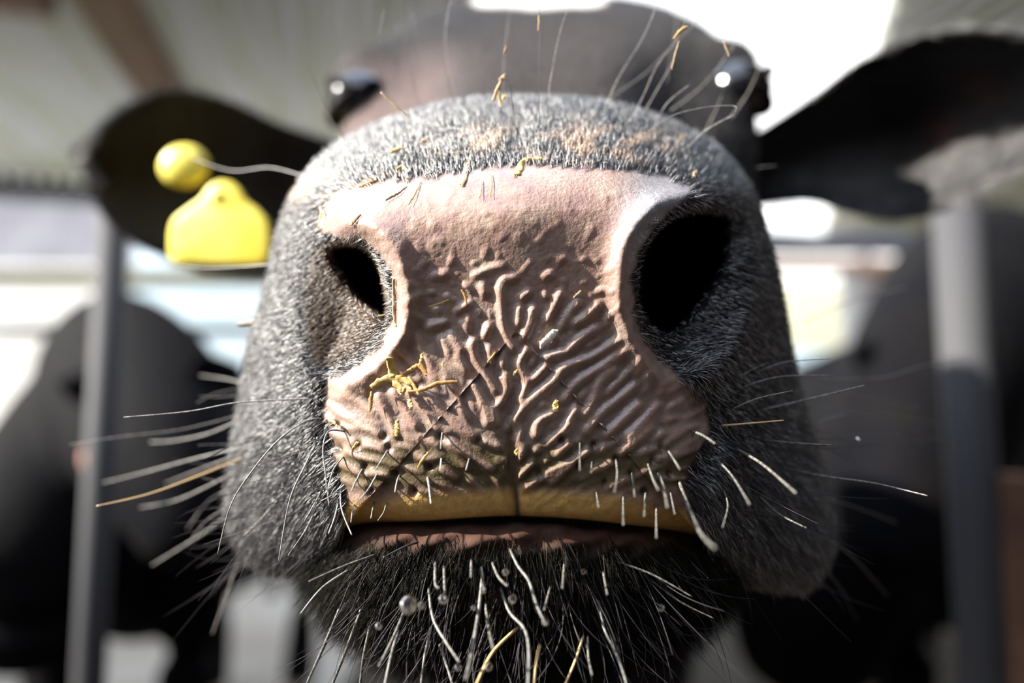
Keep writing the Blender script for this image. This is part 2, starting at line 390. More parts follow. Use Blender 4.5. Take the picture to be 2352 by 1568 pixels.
MR, NR = 1300, 430                 # samples round the muzzle, rings from the middle out
ring_px = catmull(SIL, 4000, True)
cum = np.concatenate([[0], np.cumsum(np.linalg.norm(np.diff(np.vstack([ring_px, ring_px[:1]]), axis=0), axis=1))])
tt = np.linspace(0, cum[-1], MR, endpoint=False)
ext = np.vstack([ring_px, ring_px[:1]])
SILD = np.stack([np.interp(tt, cum, ext[:, 0]), np.interp(tt, cum, ext[:, 1])], -1)
TN = tt/cum[-1]
s = np.linspace(0, 1, NR)
rr = 1-(1-s)**1.35
rr[0] = 0.002
PX = CTR[0] + rr[:, None]*(SILD[None, :, 0]-CTR[0]); PY = CTR[1] + rr[:, None]*(SILD[None, :, 1]-CTR[1])
bottomness = sm(1180, 1240, SILD[:, 1])*0 + np.exp(-((SILD[:, 0]-1200)/330)**4)*(SILD[:, 1] > 1100)
KROLL = .030*(1-.88*bottomness)
ROLL = KROLL[None, :]*(1-np.sqrt(np.clip(1-rr[:, None]**(5+7*bottomness[None, :]), 0, 1)))
DEP = relief(PX, PY) + ROLL
F0 = at(PX, PY, DEP)               # front rings

def cx(d): return np.interp(d, [.2, .25, .42, .6], [.001, .006, .024, .034])
SECT = [
 (.262, [(.0900,0),(.088,.034),(.078,.058),(.045,.078),(.0,.090),(-.04,.095),(-.075,.09),(-.088,.05),(-.09,0)]),
 (.295, [(.1000,0),(.0985,.032),(.084,.060),(.055,.080),(.01,.090),(-.04,.09),(-.08,.07),(-.1,.04),(-.102,0)]),
 (.335, [(.1290,0),(.1265,.034),(.104,.058),(.080,.088),(.02,.098),(-.04,.09),(-.09,.06),(-.11,.03),(-.113,0)]),
 (.375, [(.1580,0),(.1550,.042),(.138,.070),(.118,.108),(.07,.112),(0,.1),(-.07,.085),(-.12,.05),(-.125,0)]),
 (.405, [(.1790,0),(.1770,.052),(.166,.084),(.148,.120),(.09,.120),(.02,.108),(-.07,.095),(-.13,.05),(-.135,0)]),
 (.440, [(.2060,0),(.2040,.062),(.195,.100),(.172,.128),(.12,.124),(.03,.115),(-.07,.1),(-.135,.06),(-.142,0)]),
 (.480, [(.2360,0),(.2340,.068),(.224,.104),(.196,.124),(.13,.128),(.03,.125),(-.07,.11),(-.14,.07),(-.15,0)]),
 (.540, [(.2720,0),(.2690,.062),(.250,.100),(.200,.120),(.13,.130),(.02,.13),(-.09,.12),(-.16,.08),(-.17,0)]),
 (.610, [(.2700,0),(.2600,.060),(.225,.100),(.170,.120),(.08,.13),(-.02,.13),(-.12,.12),(-.18,.07),(-.19,0)]),
 (.700, [(.2300,0),(.2200,.060),(.19,.095),(.140,.110),(.05,.12),(-.05,.12),(-.15,.11),(-.20,.07),(-.21,0)]),
]
def section(d, half):
    h = np.array(half); c = cx(d)
    right = np.stack([c+h[:, 1], h[:, 0]], -1); left = np.stack([c-h[1:-1, 1], h[1:-1, 0]], -1)[::-1]
    P = catmull(np.vstack([right, left]), 2000, True)
    e = np.vstack([P, P[:1]]); cu = np.concatenate([[0], np.cumsum(np.linalg.norm(np.diff(e, axis=0), axis=1))]); cu /= cu[-1]
    x = np.interp(TN, cu, e[:, 0]); z = np.interp(TN, cu, e[:, 1])
    return np.stack([x, np.full(MR, d), z], -1)
stat = [F0[-1]]
for d, h in SECT: stat.append(section(d, h))
stat = np.array(stat)
# rings behind the silhouette: 16 steps per station near the muzzle
k = len(stat); n_b = 150
tb = np.linspace(0, k-1-1e-9, n_b)[1:]
ii = np.floor(tb).astype(int); ff = (tb-ii)[:, None, None]
g = lambda j: stat[np.clip(j, 0, k-1)]
prev0 = 2*stat[0]-stat[1]; prev0 = stat[0]+(F0[-1]-F0[-12])*3   # keep the tangent of the rolled edge
p0 = np.where((ii == 0)[:, None, None], (stat[1]-((F0[-1]-F0[-6])/np.linalg.norm(F0[-1]-F0[-6], axis=-1)[:, None])*.03)[None], g(ii-1))
BACK = .5*((2*g(ii)) + (-p0+g(ii+1))*ff + (2*p0-5*g(ii)+4*g(ii+1)-g(ii+2))*ff**2 + (-p0+3*g(ii)-3*g(ii+1)+g(ii+2))*ff**3)
# eye sockets, brows and wrinkles as shaping of the rings
EYES = [np.array([-.0925, .400, .140]), np.array([.139, .405, .148])]
def push(P, c, r, amt):            # outward swelling round c
    v = P-c; dist = np.linalg.norm(v, axis=-1, keepdims=True); axis = np.stack([P[..., 0]-cx(.4), P[..., 2]*0, P[..., 2]-.03], -1)
    axis /= np.linalg.norm(axis, axis=-1, keepdims=True)+1e-9
    return P + axis*amt*np.exp(-(dist/r)**2)
for e in EYES:
    sgn = np.sign(e[0]-cx(.4))
    BACK = push(BACK, e+np.array([0, .022, .028]), .022, .012)        # brow
    BACK = push(BACK, e+np.array([0, -.035, -.01]), .02, -.004)
    for q in range(3):                                                # folds in front of the eye
        BACK = push(BACK, e+np.array([-sgn*.02*q-.0*sgn, -.03-.012*q, .0-.004*q]), .008, .004*(1 if q % 2 == 0 else -1))
GR = np.concatenate([F0, BACK], 0)
def grid_normals(G):
    du = np.roll(G, -1, 1)-np.roll(G, 1, 1); dv = np.gradient(G, axis=0)
    n = np.cross(dv, du); n /= np.linalg.norm(n, axis=-1, keepdims=True)+1e-12
    return n
NG = grid_normals(GR)
if (NG[NR//2, :, 1]).mean() > 0: NG = -NG
Hs = samp(RH, PX, PY); As = samp(RA, PX, PY); Ps = samp(RP, PX, PY)
skin_sd = sdist(PX, PY, SKIN_POLY)
jit = 9*np.sin(PX*.09)*np.sin(PY*.07+1)+5*np.sin(PX*.21+PY*.17)
SK = sm(-10, 12, skin_sd+jit*.6)
disp = ((Hs-.55)*As*(.00105+.00025*sm(650, 800, PY)) - Ps*.0012)*SK
F0d = F0 + NG[:NR]*disp[..., None]
GR[:NR] = F0d

# colours of the hide (pigment, dirt, and sunlight painted on the left face)
def mixc(a, b, t): return a+(b-a)*t[..., None]
def C(*v): return np.array(v, float)
pig = np.zeros(GR.shape)
nz = np.sin(PX*.031+2*np.sin(PY*.023))*np.sin(PY*.037+1.5*np.sin(PX*.019))
base = C(.34, .225, .175)*np.ones(PX.shape+(1,))
base = mixc(base, C(.38, .275, .215), sm(0, 1, nz))
base = mixc(base, C(.29, .175, .16), sm(.2, .9, -nz)*sm(700, 500, PY)*.7)
base = mixc(base, C(.15, .135, .125), .45*(1-sm(.15, .6, Hs))*sm(680, 820, PY)*np.clip(As*1.3, 0, 1))   # darker tone between the ridges
base = mixc(base, C(.24, .235, .25), sm(1380, 1500, PX)*sm(640, 560, PY))           # grey pigment by the far nostril
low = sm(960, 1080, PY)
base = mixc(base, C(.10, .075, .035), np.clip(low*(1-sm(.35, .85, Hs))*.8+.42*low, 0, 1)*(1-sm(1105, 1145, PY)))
arc = np.interp(PX, [800, 1000, 1190, 1400, 1610], [1215, 1193, 1183, 1198, 1240])
base = mixc(base, C(.78, .50, .16), sm(-75, -40, PY-arc))                           # ochre lip margin
base = mixc(base, C(.06, .035, .02), Ps*.9)
gro = np.exp(-(seg_dist(PX, PY, PHIL)/7)**2); base = mixc(base, C(.12, .08, .045), gro*sm(900, 1000, PY))
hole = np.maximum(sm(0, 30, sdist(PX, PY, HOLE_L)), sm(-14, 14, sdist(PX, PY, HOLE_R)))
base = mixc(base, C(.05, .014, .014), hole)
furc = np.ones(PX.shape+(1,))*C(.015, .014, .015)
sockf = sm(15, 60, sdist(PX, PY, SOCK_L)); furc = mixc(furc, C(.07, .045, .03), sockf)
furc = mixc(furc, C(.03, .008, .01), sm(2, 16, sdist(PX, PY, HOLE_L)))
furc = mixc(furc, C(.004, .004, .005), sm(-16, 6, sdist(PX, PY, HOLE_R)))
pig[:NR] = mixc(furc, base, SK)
# behind: black hide, white star on the forehead, painted sunlight on the left
B = BACK
dark = np.ones(B.shape)*C(.03, .028, .028)
xo = B[..., 0]-cx(B[..., 1])
bridge = sm(.05, .03, np.abs(xo))*sm(.45, .42, B[..., 1])*(B[..., 2] > .05)
dark = mixc(dark, C(.04, .034, .032), bridge)
side = (xo < 0)*sm(-.03, -.08, xo)*sm(.27, .3, B[..., 1])*sm(.43, .36, B[..., 1])*(B[..., 2] > .03)  # sunlight on the left of the face, painted into the hide colour
dark = mixc(dark, C(.13, .095, .09), side)
star = sm(1.1, .9, np.hypot((xo+.008)/.05, (B[..., 1]-.505)/.032)+.08*np.sin(xo*160))*(B[..., 2] > .15)
dark = mixc(dark, C(.8, .79, .77), star)
pig[NR:] = dark
wet = np.zeros(GR.shape[:2]); wet[:NR] = SK*(1-.6*low)

# ------------------------------------------------------------------ lower jaw and chin
def jaw_pt(u, v):                  # u around (0..1 from left to right under the chin), v front to back
    pass
JAW_OUT = [(720,1290),(740,1390),(830,1470),(960,1520),(1150,1540),(1350,1530),(1520,1480),(1640,1400),(1690,1300),(1600,1225),(1400,1185),(1190,1170),(1000,1180),(800,1205)]
jr = catmull(JAW_OUT, 260, True); jc = np.array([1190., 1330.])
js = 1-(1-np.linspace(0, 1, 60))**1.5; js[0] = .004
JX = jc[0]+js[:, None]*(jr[None, :, 0]-jc[0]); JY = jc[1]+js[:, None]*(jr[None, :, 1]-jc[1])
jd = .189 + .010*((JX-1190)/450)**2 + .012*((JY-1250)/250)*np.clip((JY-1250)/250, 0, 9) + .022*(1-np.sqrt(np.clip(1-js[:, None]**4, 0, 1)))
jd -= .001*np.exp(-((JY-1235)/28)**2)*np.exp(-((JX-1180)/420)**4)                       # lower lip edge
jd += .0011*np.sin(JX*.045+3*np.sin(JY*.02))*np.sin(JY*.06+2*np.sin(JX*.013))
J0 = at(JX, JY, jd)
jn = [J0]
last = J0[-1]
for q, (d, sc_) in enumerate([(.25, 1.03), (.29, 1.0), (.36, .95), (.44, .9)]):
    c = np.array([cx(d), 0, -.085-.02*q]); e = last.copy(); m0 = J0[-1].mean(0)
    e[:, 0] = c[0]+(J0[-1][:, 0]-m0[0])*sc_; e[:, 2] = c[2]+(J0[-1][:, 2]-m0[2])*(sc_+.15*q); e[:, 1] = d
    jn.append(e[None])
JG = np.concatenate(jn, 0)
lipm = np.exp(-((JY-1232)/30)**2)*np.exp(-((JX-1190)/370)**4)
jpig = np.ones(JG.shape)*C(.022, .02, .018)
jpig[:60] = mixc(np.ones(J0.shape)*C(.022, .02, .016), C(.07, .036, .026), np.clip(lipm*(1.1+.5*np.sin(JX*.11)*np.sin(JY*.13)), 0, 1))

# ------------------------------------------------------------------ body of the cow
def cam_to_w(lst): return [tuple(L2W(np.array(p))) for p in lst]
def leg_geo(top, knee, hock, foot, r):
    return loft_geo([top, knee, hock, foot], [(r*1.5, r*1.9), (r*.8, r*.9), (r*.62, r*.7), (r*.85, r*.9)], 14)
bx, by = .05, 1.25
def torso_parts(ox, oy, ang, s=1.0, head=None, neck=None):
    ca, sa = math.cos(ang), math.sin(ang)
    T = lambda p: np.array([ox+(p[0]*ca-p[1]*sa)*s, oy+(p[0]*sa+p[1]*ca)*s, p[2]*s])
    P = [loft_geo([T(p) for p in [(0, -.05, .95), (0, .15, .98), (0, .5, 1.0), (0, .95, .98), (0, 1.35, 1.0), (0, 1.62, 1.0)]],
                  [(.10, .14), (.22*s, .33*s), (.30*s, .37*s), (.35*s, .38*s), (.27*s, .33*s), (.09, .12)], 24)]
    for sx in (-1, 1):
        P.append(leg_geo(T((sx*.15, .15, .95)), T((sx*.15, .12, .62)), T((sx*.15, .13, .34)), T((sx*.15, .10, .05)), .085*s))
        P.append(leg_geo(T((sx*.19, 1.4, .95)), T((sx*.19, 1.3, .66)), T((sx*.18, 1.52, .40)), T((sx*.18, 1.45, .05)), .09*s))
    return P, T
parts, TB = torso_parts(.05, 1.05, 0.0)
parts.append(loft_geo([L2W([.033, .60, .06]), L2W([.036, .72, .03]), L2W([.04, .9, -.08]), (.05, 1.25, 1.05), (.05, 1.5, 1.0)],
                      [(.08, .14), (.11, .18), (.15, .24), (.21, .30), (.2, .25)], 24))
BV, BF = remeshed(parts, .02, 6)

# assemble the one mesh of the animal
def grid_faces(r, c, base=0):
    i, j = np.meshgrid(np.arange(r-1), np.arange(c), indexing='ij'); a = i*c+j; b = i*c+(j+1) % c
    return np.stack([a, a+c, b+c, b], -1).reshape(-1, 4)+base
V1 = L2W(GR.reshape(-1, 3)); Q1 = grid_faces(*GR.shape[:2])
V2 = L2W(JG.reshape(-1, 3)); Q2 = grid_faces(*JG.shape[:2], base=len(V1))
q4 = np.array([p for p in BF if len(p) == 4]); V3 = BV; Q3 = q4+len(V1)+len(V2)
cen = len(V1)+len(V2)+len(V3)
VV = np.vstack([V1, V2, V3]); QQ = np.vstack([Q1[:, ::1], Q2, Q3])
# fix winding of the two ring grids so normals face out
def outward(V, Q, k=500):
    q = Q[len(Q)//3:len(Q)//3+k]; n = np.cross(V[q[:, 1]]-V[q[:, 0]], V[q[:, 3]]-V[q[:, 0]]).mean(0); return n
BASE = (0.05, 1.2, 0.0)
cow = empty('cow', BASE, 'black cow pushing its wet brown nose right up to the camera, straw stuck on it', 'cow')
bpy.context.view_layer.update()
if (np.cross(V1[Q1[5000:9000, 1]]-V1[Q1[5000:9000, 0]], V1[Q1[5000:9000, 3]]-V1[Q1[5000:9000, 0]])[:, 1]).mean() > 0: QQ[:len(Q1)] = QQ[:len(Q1), ::-1]
nj = np.cross(VV[Q2[200:2000, 1]]-VV[Q2[200:2000, 0]], VV[Q2[200:2000, 3]]-VV[Q2[200:2000, 0]])[:, 1].mean()
if nj > 0: QQ[len(Q1):len(Q1)+len(Q2)] = QQ[len(Q1):len(Q1)+len(Q2), ::-1]
body = fast_mesh('body', VV, QQ, M_SKIN, parent=cow)
tint = np.ones((len(VV), 4), np.float32)
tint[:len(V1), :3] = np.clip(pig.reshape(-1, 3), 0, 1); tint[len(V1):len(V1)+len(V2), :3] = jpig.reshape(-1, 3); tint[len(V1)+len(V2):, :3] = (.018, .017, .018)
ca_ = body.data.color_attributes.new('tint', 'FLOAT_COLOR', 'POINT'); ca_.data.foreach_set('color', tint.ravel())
wt = np.zeros(len(VV), np.float32); wt[:len(V1)] = wet.ravel()
wa = body.data.attributes.new('wet', 'FLOAT', 'POINT'); wa.data.foreach_set('value', wt)

# ------------------------------------------------------------------ fur
def make_hair(name, roots, dirs, length, rad, tints, parent, bend=None, npt=5, label=None, m=None):
    """roots, dirs in sight-aligned metres; one hair curves object"""
    n = len(roots); t = np.linspace(0, 1, npt)
    bend = np.zeros_like(dirs) if bend is None else bend
    pts = roots[:, None]+dirs[:, None]*(length[:, None]*t[None])[..., None] + bend[:, None]*((length[:, None]*t[None]**2))[..., None]
    hc = bpy.data.hair_curves.new(name); hc.add_curves([npt]*n)
    hc.attributes['position'].data.foreach_set('vector', L2W(pts).astype(np.float32).ravel())
    ra = hc.attributes.get('radius') or hc.attributes.new('radius', 'FLOAT', 'POINT')
    ra.data.foreach_set('value', (rad[:, None]*(1-.85*t[None]**1.5)).astype(np.float32).ravel())
    ta = hc.attributes.new('tint', 'FLOAT_COLOR', 'CURVE')
    ta.data.foreach_set('color', np.hstack([tints, np.ones((n, 1))]).astype(np.float32).ravel())
    hc.materials.append(m or M_FUR)
    o = bpy.data.objects.new(name, hc); COL.objects.link(o)
    return finish(o, label=label, kind='stuff', parent=parent)
def unit(v): return v/(np.linalg.norm(v, axis=-1, keepdims=True)+1e-12)
def scatter(G, N_, weight, n):
    a = np.linalg.norm(np.cross(np.roll(G, -1, 1)[:-1]-G[:-1], G[1:]-G[:-1]), axis=-1)*weight[:-1]
    w = a.ravel(); cw = np.cumsum(w); pick = np.searchsorted(cw, RNG.uniform(0, cw[-1], n)); i, j = np.unravel_index(pick, a.shape)
    u = RNG.uniform(0, 1, (n, 1)); v = RNG.uniform(0, 1, (n, 1)); j2 = (j+1) % G.shape[1]
    P = (G[i, j]*(1-u)+G[i, j2]*u)*(1-v)+(G[i+1, j]*(1-u)+G[i+1, j2]*u)*v
    return P, N_[i, j], i, j
FURW = 1-SK
FURW = FURW*(1-sm(-4, 12, sdist(PX, PY, HOLE_L)))*(1-sm(-18, 4, sdist(PX, PY, HOLE_R)))
N0 = NG[:NR]
P, Nn, i, j = scatter(GR[:NR], N0, FURW, 85000)
hx, hy = PX[i, j], PY[i, j]
fx = hx-1185; fy = -(hy-760); left = hx < 1185
flow = unit(np.stack([fx, 0*fx, fy], -1))
top = sm(480, 380, hy)[:, None]; flow = unit(flow*(1-top)+np.stack([fx*.0012, .8+0*fx, .9+0*fx], -1)*top)
sidef = sm(180, 420, np.abs(fx))[:, None]*(1-top)*.8; flow = unit(flow*(1-sidef)+unit(np.stack([np.sign(fx)*.25, .75+0*fx, -.6+0*fx], -1))*sidef)
lowf = sm(900, 1200, hy)[:, None]*.75; flow = unit(flow*(1-lowf)+unit(np.stack([np.sign(fx)*.55, 0*fx, -1+0*fx], -1))*lowf)
flow = unit(flow-Nn*np.sum(flow*Nn, -1, keepdims=True))
nin = (sdist(hx, hy, SOCK_L) > 0) | (sdist(hx, hy, SOCK_R) > 0)
L_ = RNG.uniform(.0024, .0052, len(P))*np.where(nin, .6, 1)*(1+.7*sm(1000, 1250, hy))
dirs = unit(flow*1.0+Nn*RNG.uniform(.3, .8, (len(P), 1))+RNG.normal(0, .17, P.shape))
tn = np.ones((len(P), 3))*C(.012, .012, .016)
gl = RNG.uniform(0, 1, len(P)); tn = mixc(tn, C(.55, .54, .53), sm(.6, .95, gl))
mudn = np.sin(hx*.045+2*np.sin(hy*.06))*np.sin(hy*.055+hx*.013)
mud = np.maximum(np.exp(-(((hx-1100)/90)**2+((hy-330)/26)**2)), np.exp(-(((hx-1370)/140)**2+((hy-340)/38)**2)))
mud = np.maximum(mud, .8*np.exp(-(((hx-800)/220)**2+((hy-440)/26)**2)))
mud = mud*sm(-.3, .4, mudn)
tn = mixc(tn, C(.52, .37, .27), np.clip(mud*1.5, 0, 1)*sm(.1, .3, RNG.uniform(0, 1, len(P))))
tn = mixc(tn, C(.15, .10, .06), sm(0, 20, sdist(hx, hy, SOCK_L))*.8)
make_hair('muzzle_fur', P, dirs, L_, RNG.uniform(.00007, .00014, len(P)), tn, cow, bend=Nn*-.25)
# face fur
wB = (1+4*sm(.32, .27, BACK[..., 1]))*(BACK[..., 2] > -.13)*(BACK[..., 1] < .6)
P, Nn, i, j = scatter(BACK, NG[NR:], wB, 90000)
flow = np.stack([0*P[:, 0], .8+0*P[:, 0], .5+0*P[:, 0]], -1); flow = unit(flow-Nn*np.sum(flow*Nn, -1, keepdims=True))
for e in EYES:
    r = np.linalg.norm(P-e, axis=1); keep = r > .024
    P, Nn, i, j, flow = P[keep], Nn[keep], i[keep], j[keep], flow[keep]
tn = pig[NR:][i, j]*RNG.uniform(.7, 1.5, (len(P), 1))
make_hair('face_fur', P, unit(flow+Nn*.35+RNG.normal(0, .15, P.shape)), RNG.uniform(.004, .007, len(P))*np.where(P[:, 1] < .3, .6, 1), RNG.uniform(.00010, .00018, len(P)), np.clip(tn, 0, 1), cow, bend=Nn*-.2, m=M_FACE)
# chin beard (short dense fuzz)
JN = grid_normals(JG);
if JN[20, :, 1].mean() > 0: JN = -JN
wJ = np.zeros(JG.shape[:2]); wJ[:60] = sm(1225, 1270, JY+12*np.sin(JX*.05))
P, Nn, i, j = scatter(JG, JN, wJ, 14000)
dd = np.stack([(P[:, 0]-.002)*9, -.3+0*P[:, 0], -1+0*P[:, 0]], -1); dd = unit(dd-Nn*.3*np.sum(dd*Nn, -1, keepdims=True))
tj = np.ones((len(P), 3))*C(.007, .0065, .005); tj = mixc(tj, C(.05, .04, .022), sm(.85, 1, RNG.uniform(0, 1, len(P))))
make_hair('chin_fur', P, unit(dd+Nn*.3+RNG.normal(0, .2, P.shape)), RNG.uniform(.003, .011, len(P)), RNG.uniform(.00006, .00013, len(P)), tj, cow, m=M_CHIN)

# ------------------------------------------------------------------ eyes
def eye(c, sgn):
    v, f = ellipsoid_geo(L2W(c+np.array([-sgn*.004, 0, 0])), (.019, .019, .017), 40, 24)
    e = raw('eye', v, f, M_EYE, parent=cow)
    for el in (.62, -.62):
        pts = [L2W(c+np.array([-sgn*.004, 0, 0])+.0195*np.array([sgn*math.cos(el)*math.cos(q), math.sin(q), .92*math.sin(el)*math.cos(q)])) for q in np.linspace(-1.5, 1.5, 15)]
        V, F = tube_geo(catmull(pts, 40), .0034*np.sin(np.linspace(.25, PI-.25, 40))+.0004, 10)
        raw('eyelid', V, F, M_LID, parent=e)
    return e
M_LID = mat('dark_eyelid', (.015, .011, .01), rough=.8, spec=.1, bump=(400, .4, .001, 2))
for c, sg in zip(EYES, (-1, 1)): eye(c, sg)

# ------------------------------------------------------------------ ears
def ear(name, up, lo, dep, cup, side):
    nu, nv = 60, 40
    U = catmull(up, nu); Lw = catmull(lo, nu); D = np.interp(np.linspace(0, 1, nu), np.linspace(0, 1, len(dep)), dep)
    v = np.linspace(0, 1, nv)
    ang = (v-.5)*PI
    PXe = U[:, None, 0]*(1-v)+Lw[:, None, 0]*v; PYe = U[:, None, 1]*(1-v)+Lw[:, None, 1]*v
    t = np.linspace(0, 1, nu)[:, None]
    depth = D[:, None] + cup*np.cos(ang)[None]*(.35+.65*np.sin(np.clip(t*1.1, 0, 1)*PI))
    inner = at(PXe, PYe, depth)
    th = .0035+.004*(1-t)
    n = grid_n(inner); outer = inner+n*(th*np.cos(ang*.92))[..., None]
    top_ = inner.reshape(-1, 3); bot = outer.reshape(-1, 3)
    V = np.vstack([top_, bot]); N1 = nu*nv; Q = []
    for a in range(nu-1):
        for b in range(nv-1):
            q = (a*nv+b, a*nv+b+1, (a+1)*nv+b+1, (a+1)*nv+b); Q.append(q); Q.append(tuple(N1+x for x in q[::-1]))
    for a in range(nu-1):
        for b in (0, nv-1):
            q = (a*nv+b, (a+1)*nv+b, N1+(a+1)*nv+b, N1+a*nv+b); Q.append(q)
    for b in range(nv-1):
        for a in (0, nu-1): Q.append((a*nv+b, a*nv+b+1, N1+a*nv+b+1, N1+a*nv+b))
    o = fast_mesh(name, L2W(V), np.array(Q), M_SKIN, parent=cow)
    tcol = np.ones((len(V), 4), np.float32); tcol[:, :3] = (.05, .046, .048) if side < 0 else (.03, .028, .03)
    if side > 0:
        inn = np.zeros((nu, nv, 3)); 
        c = mixc(np.ones((nu, nv, 3))*C(.022, .02, .022), C(.035, .029, .028), sm(.1, .42, v)[None]*sm(.92, .6, v)[None]*sm(.35, .65, t))
        for (qx, qy, rr_) in ((2235, 205, 38), (2145, 305, 36)):
            c = mixc(c, C(.11, .05, .05), np.exp(-(((PXe-qx)/rr_)**2+((PYe-qy)/rr_)**2)))
        tcol[:N1, :3] = c.reshape(-1, 3)
    a_ = o.data.color_attributes.new('tint', 'FLOAT_COLOR', 'POINT'); a_.data.foreach_set('color', tcol.ravel())
    # short hair over the ear
    Nn = -n
    m = 14000; ia = RNG.integers(0, nu-1, m); ib = RNG.integers(0, nv-1, m); u_ = RNG.uniform(0, 1, (m, 1)); w_ = RNG.uniform(0, 1, (m, 1))
    Pp = inner[ia, ib]*(1-u_)*(1-w_)+inner[ia+1, ib]*u_*(1-w_)+inner[ia, ib+1]*(1-u_)*w_+inner[ia+1, ib+1]*u_*w_
    fl = unit(inner[np.minimum(ia+1, nu-1), ib]-inner[ia, ib])
    edge = np.abs(ib/(nv-1)-.5)*2
    out_ = unit(inner[ia, ib]-inner[ia, nv//2])*(edge > .8)[:, None]
    tn_ = tcol[:N1, :3].reshape(nu, nv, 3)[ia, ib]*RNG.uniform(.8, 1.6, (m, 1))
    hh = make_hair('ear_fur', Pp, unit(fl+Nn[ia, ib]*.4+out_*.8+RNG.normal(0, .2, Pp.shape)), RNG.uniform(.006, .013, m), RNG.uniform(.00014, .00025, m), np.clip(tn_, 0, 1), o)
    return o
def grid_n(G):
    du = np.gradient(G, axis=1); dv = np.gradient(G, axis=0); n = np.cross(dv, du); n = unit(n)
    if n[..., 1].mean() < 0: n = -n
    return n
ear('ear', [(800,340),(640,285),(520,232),(400,208),(290,245),(215,310),(188,352)], [(800,660),(640,640),(490,628),(385,592),(295,545),(220,462),(188,362)],
    [.50, .47, .455, .45, .45, .46], .035, -1)
ear('ear', [(1700,330),(1850,232),(1960,150),(2030,118),(2120,80),(2250,68),(2400,95),(2530,190)], [(1700,480),(1850,462),(1950,488),(2050,505),(2150,488),(2250,440),(2400,360),(2530,215)],
    [.47, .45, .435, .42, .415, .41], .045, 1)

# ------------------------------------------------------------------ whiskers
def surf_d(px, py):
    if py > 1225 and 760 < px < 1600 or py > 1330: 
        return .189+.010*((px-1190)/450)**2
    x, y = np.array([float(px)]), np.array([float(py)])
    d = float(relief(x, y)[0])
    q = np.hypot(px-CTR[0], py-CTR[1]); th = math.atan2(py-CTR[1], px-CTR[0]); sth = np.arctan2(SILD[:, 1]-CTR[1], SILD[:, 0]-CTR[0])
    kx = np.argmin(np.abs(np.angle(np.exp(1j*(sth-th))))); R_ = np.hypot(*(SILD[kx]-CTR)); f = min(q/R_, 1)
    return d+float(KROLL[kx])*(1-math.sqrt(max(0, 1-f**(5+7*float(bottomness[kx])))))
WH = []
def wh(pts, d1=0.0, r=.25, m='p', d0=None, parent=None):
    """pts: traced pixels root to tip; d1: how far the tip comes forward (negative) of the root, metres; r: radius in mm"""
    D0 = surf_d(*pts[0]) if d0 is None else d0
    p = catmull([(x, y, 0) for x, y in pts], max(8, 5*len(pts)))
    t = np.linspace(0, 1, len(p)); dd = D0+.0006+t*d1
    P = W(p[:, 0], p[:, 1], dd)
    V, F = tube_geo(P, r*.001*(1-.45*t**2), 7)
    o = raw('whisker', V, F, {'p': M_WHISK, 'c': M_WHISKC, 'g': M_WHISKG, 'd': M_WHISKD}[m], parent=cow if parent is None else parent)
    if m == 'g': o['label'] = 'golden whisker'
    WH.append(o); return o
# left lip, sharp pale ones
wh([(720,915),(640,918),(540,925),(430,945),(284,958)], -.004, .24)
wh([(740,960),(700,968),(640,1010),(580,1080),(530,1160),(500,1272)], -.012, .26)
wh([(730,1010),(700,1070),(665,1150),(640,1288)], -.012, .26)
wh([(790,990),(755,990),(742,1030),(748,1090),(756,1162)], -.012, .25)
wh([(790,1047),(765,1080),(752,1130)], -.01, .22)
wh([(742,1120),(715,1170),(700,1195)], -.01, .26)
wh([(725,1170),(700,1220),(662,1275)], -.012, .24)
wh([(778,1150),(768,1190),(755,1225)], -.012, .3)
wh([(782,1125),(785,1170),(808,1228)], -.012, .26)
wh([(890,1035),(862,1080)], -.008, .3)
wh([(868,1085),(845,1125),(816,1158)], -.01, .28)
wh([(832,1077),(815,1110),(806,1130)], -.008, .28)
wh([(918,1090),(912,1105),(907,1130)], -.006, .26)
wh([(982,1095),(986,1120),(990,1157)], -.007, .33)
wh([(860,1152),(856,1170),(852,1190)], -.005, .26)
wh([(888,1152),(882,1175),(868,1195)], -.005, .24)
wh([(1016,992),(1012,1030)], -.006, .22); wh([(1014,1052),(1011,1080)], -.006, .28); wh([(1078,1052),(1070,1080)], -.006, .24)
wh([(812,1155),(806,1200)], -.005, .22)
wh([(560,905),(500,912),(457,908)], -.004, .16)
wh([(560,1020),(500,1020),(455,1022)], -.004, .1)
wh([(560,950),(420,985),(280,1002),(160,1020)], .004, .1)
wh([(540,895),(555,890),(490,905),(452,925)][1:], -.004, .12)
# left lip, out of focus behind and in front
for pts, d1, r, m in [
    ([(560,1050),(450,1095),(340,1135),(222,1162)], -.02, .36, 'g'), ([(560,960),(480,995),(400,1012),(345,1015)], .045, .35, 'p'),
    ([(560,1025),(440,1055),(330,1085),(238,1108)], .04, .35, 'p'), ([(555,1075),(470,1120),(400,1150),(322,1165)], .045, .35, 'p'),
    ([(550,1110),(480,1150),(430,1215)], .04, .32, 'p'), ([(560,1150),(480,1215),(350,1297)], .045, .38, 'p'),
    ([(560,1040),(480,1070),(380,1110)], .05, .3, 'p'), ([(550,1150),(480,1190),(440,1235)], .002, .14, 'p'),
    ([(560,1250),(540,1310),(488,1455)], .02, .4, 'p'), ([(560,880),(520,870),(460,862)], .05, .3, 'p'),
    ([(700,405),(620,385),(530,392),(440,362)], .03, .25, 'p'), ([(640,605),(560,612),(480,615),(410,610)], .03, .25, 'p'),
    ([(640,740),(600,730),(560,725)], .0, .1, 'd'), ([(710,870),(660,840),(620,830)], -.003, .14, 'p'),
    ([(650,1130),(610,1180),(560,1230)], .0, .26, 'p'), ([(690,1200),(660,1250),(640,1290)], .0, .2, 'p')]:
    wh(pts, d1, r, m)
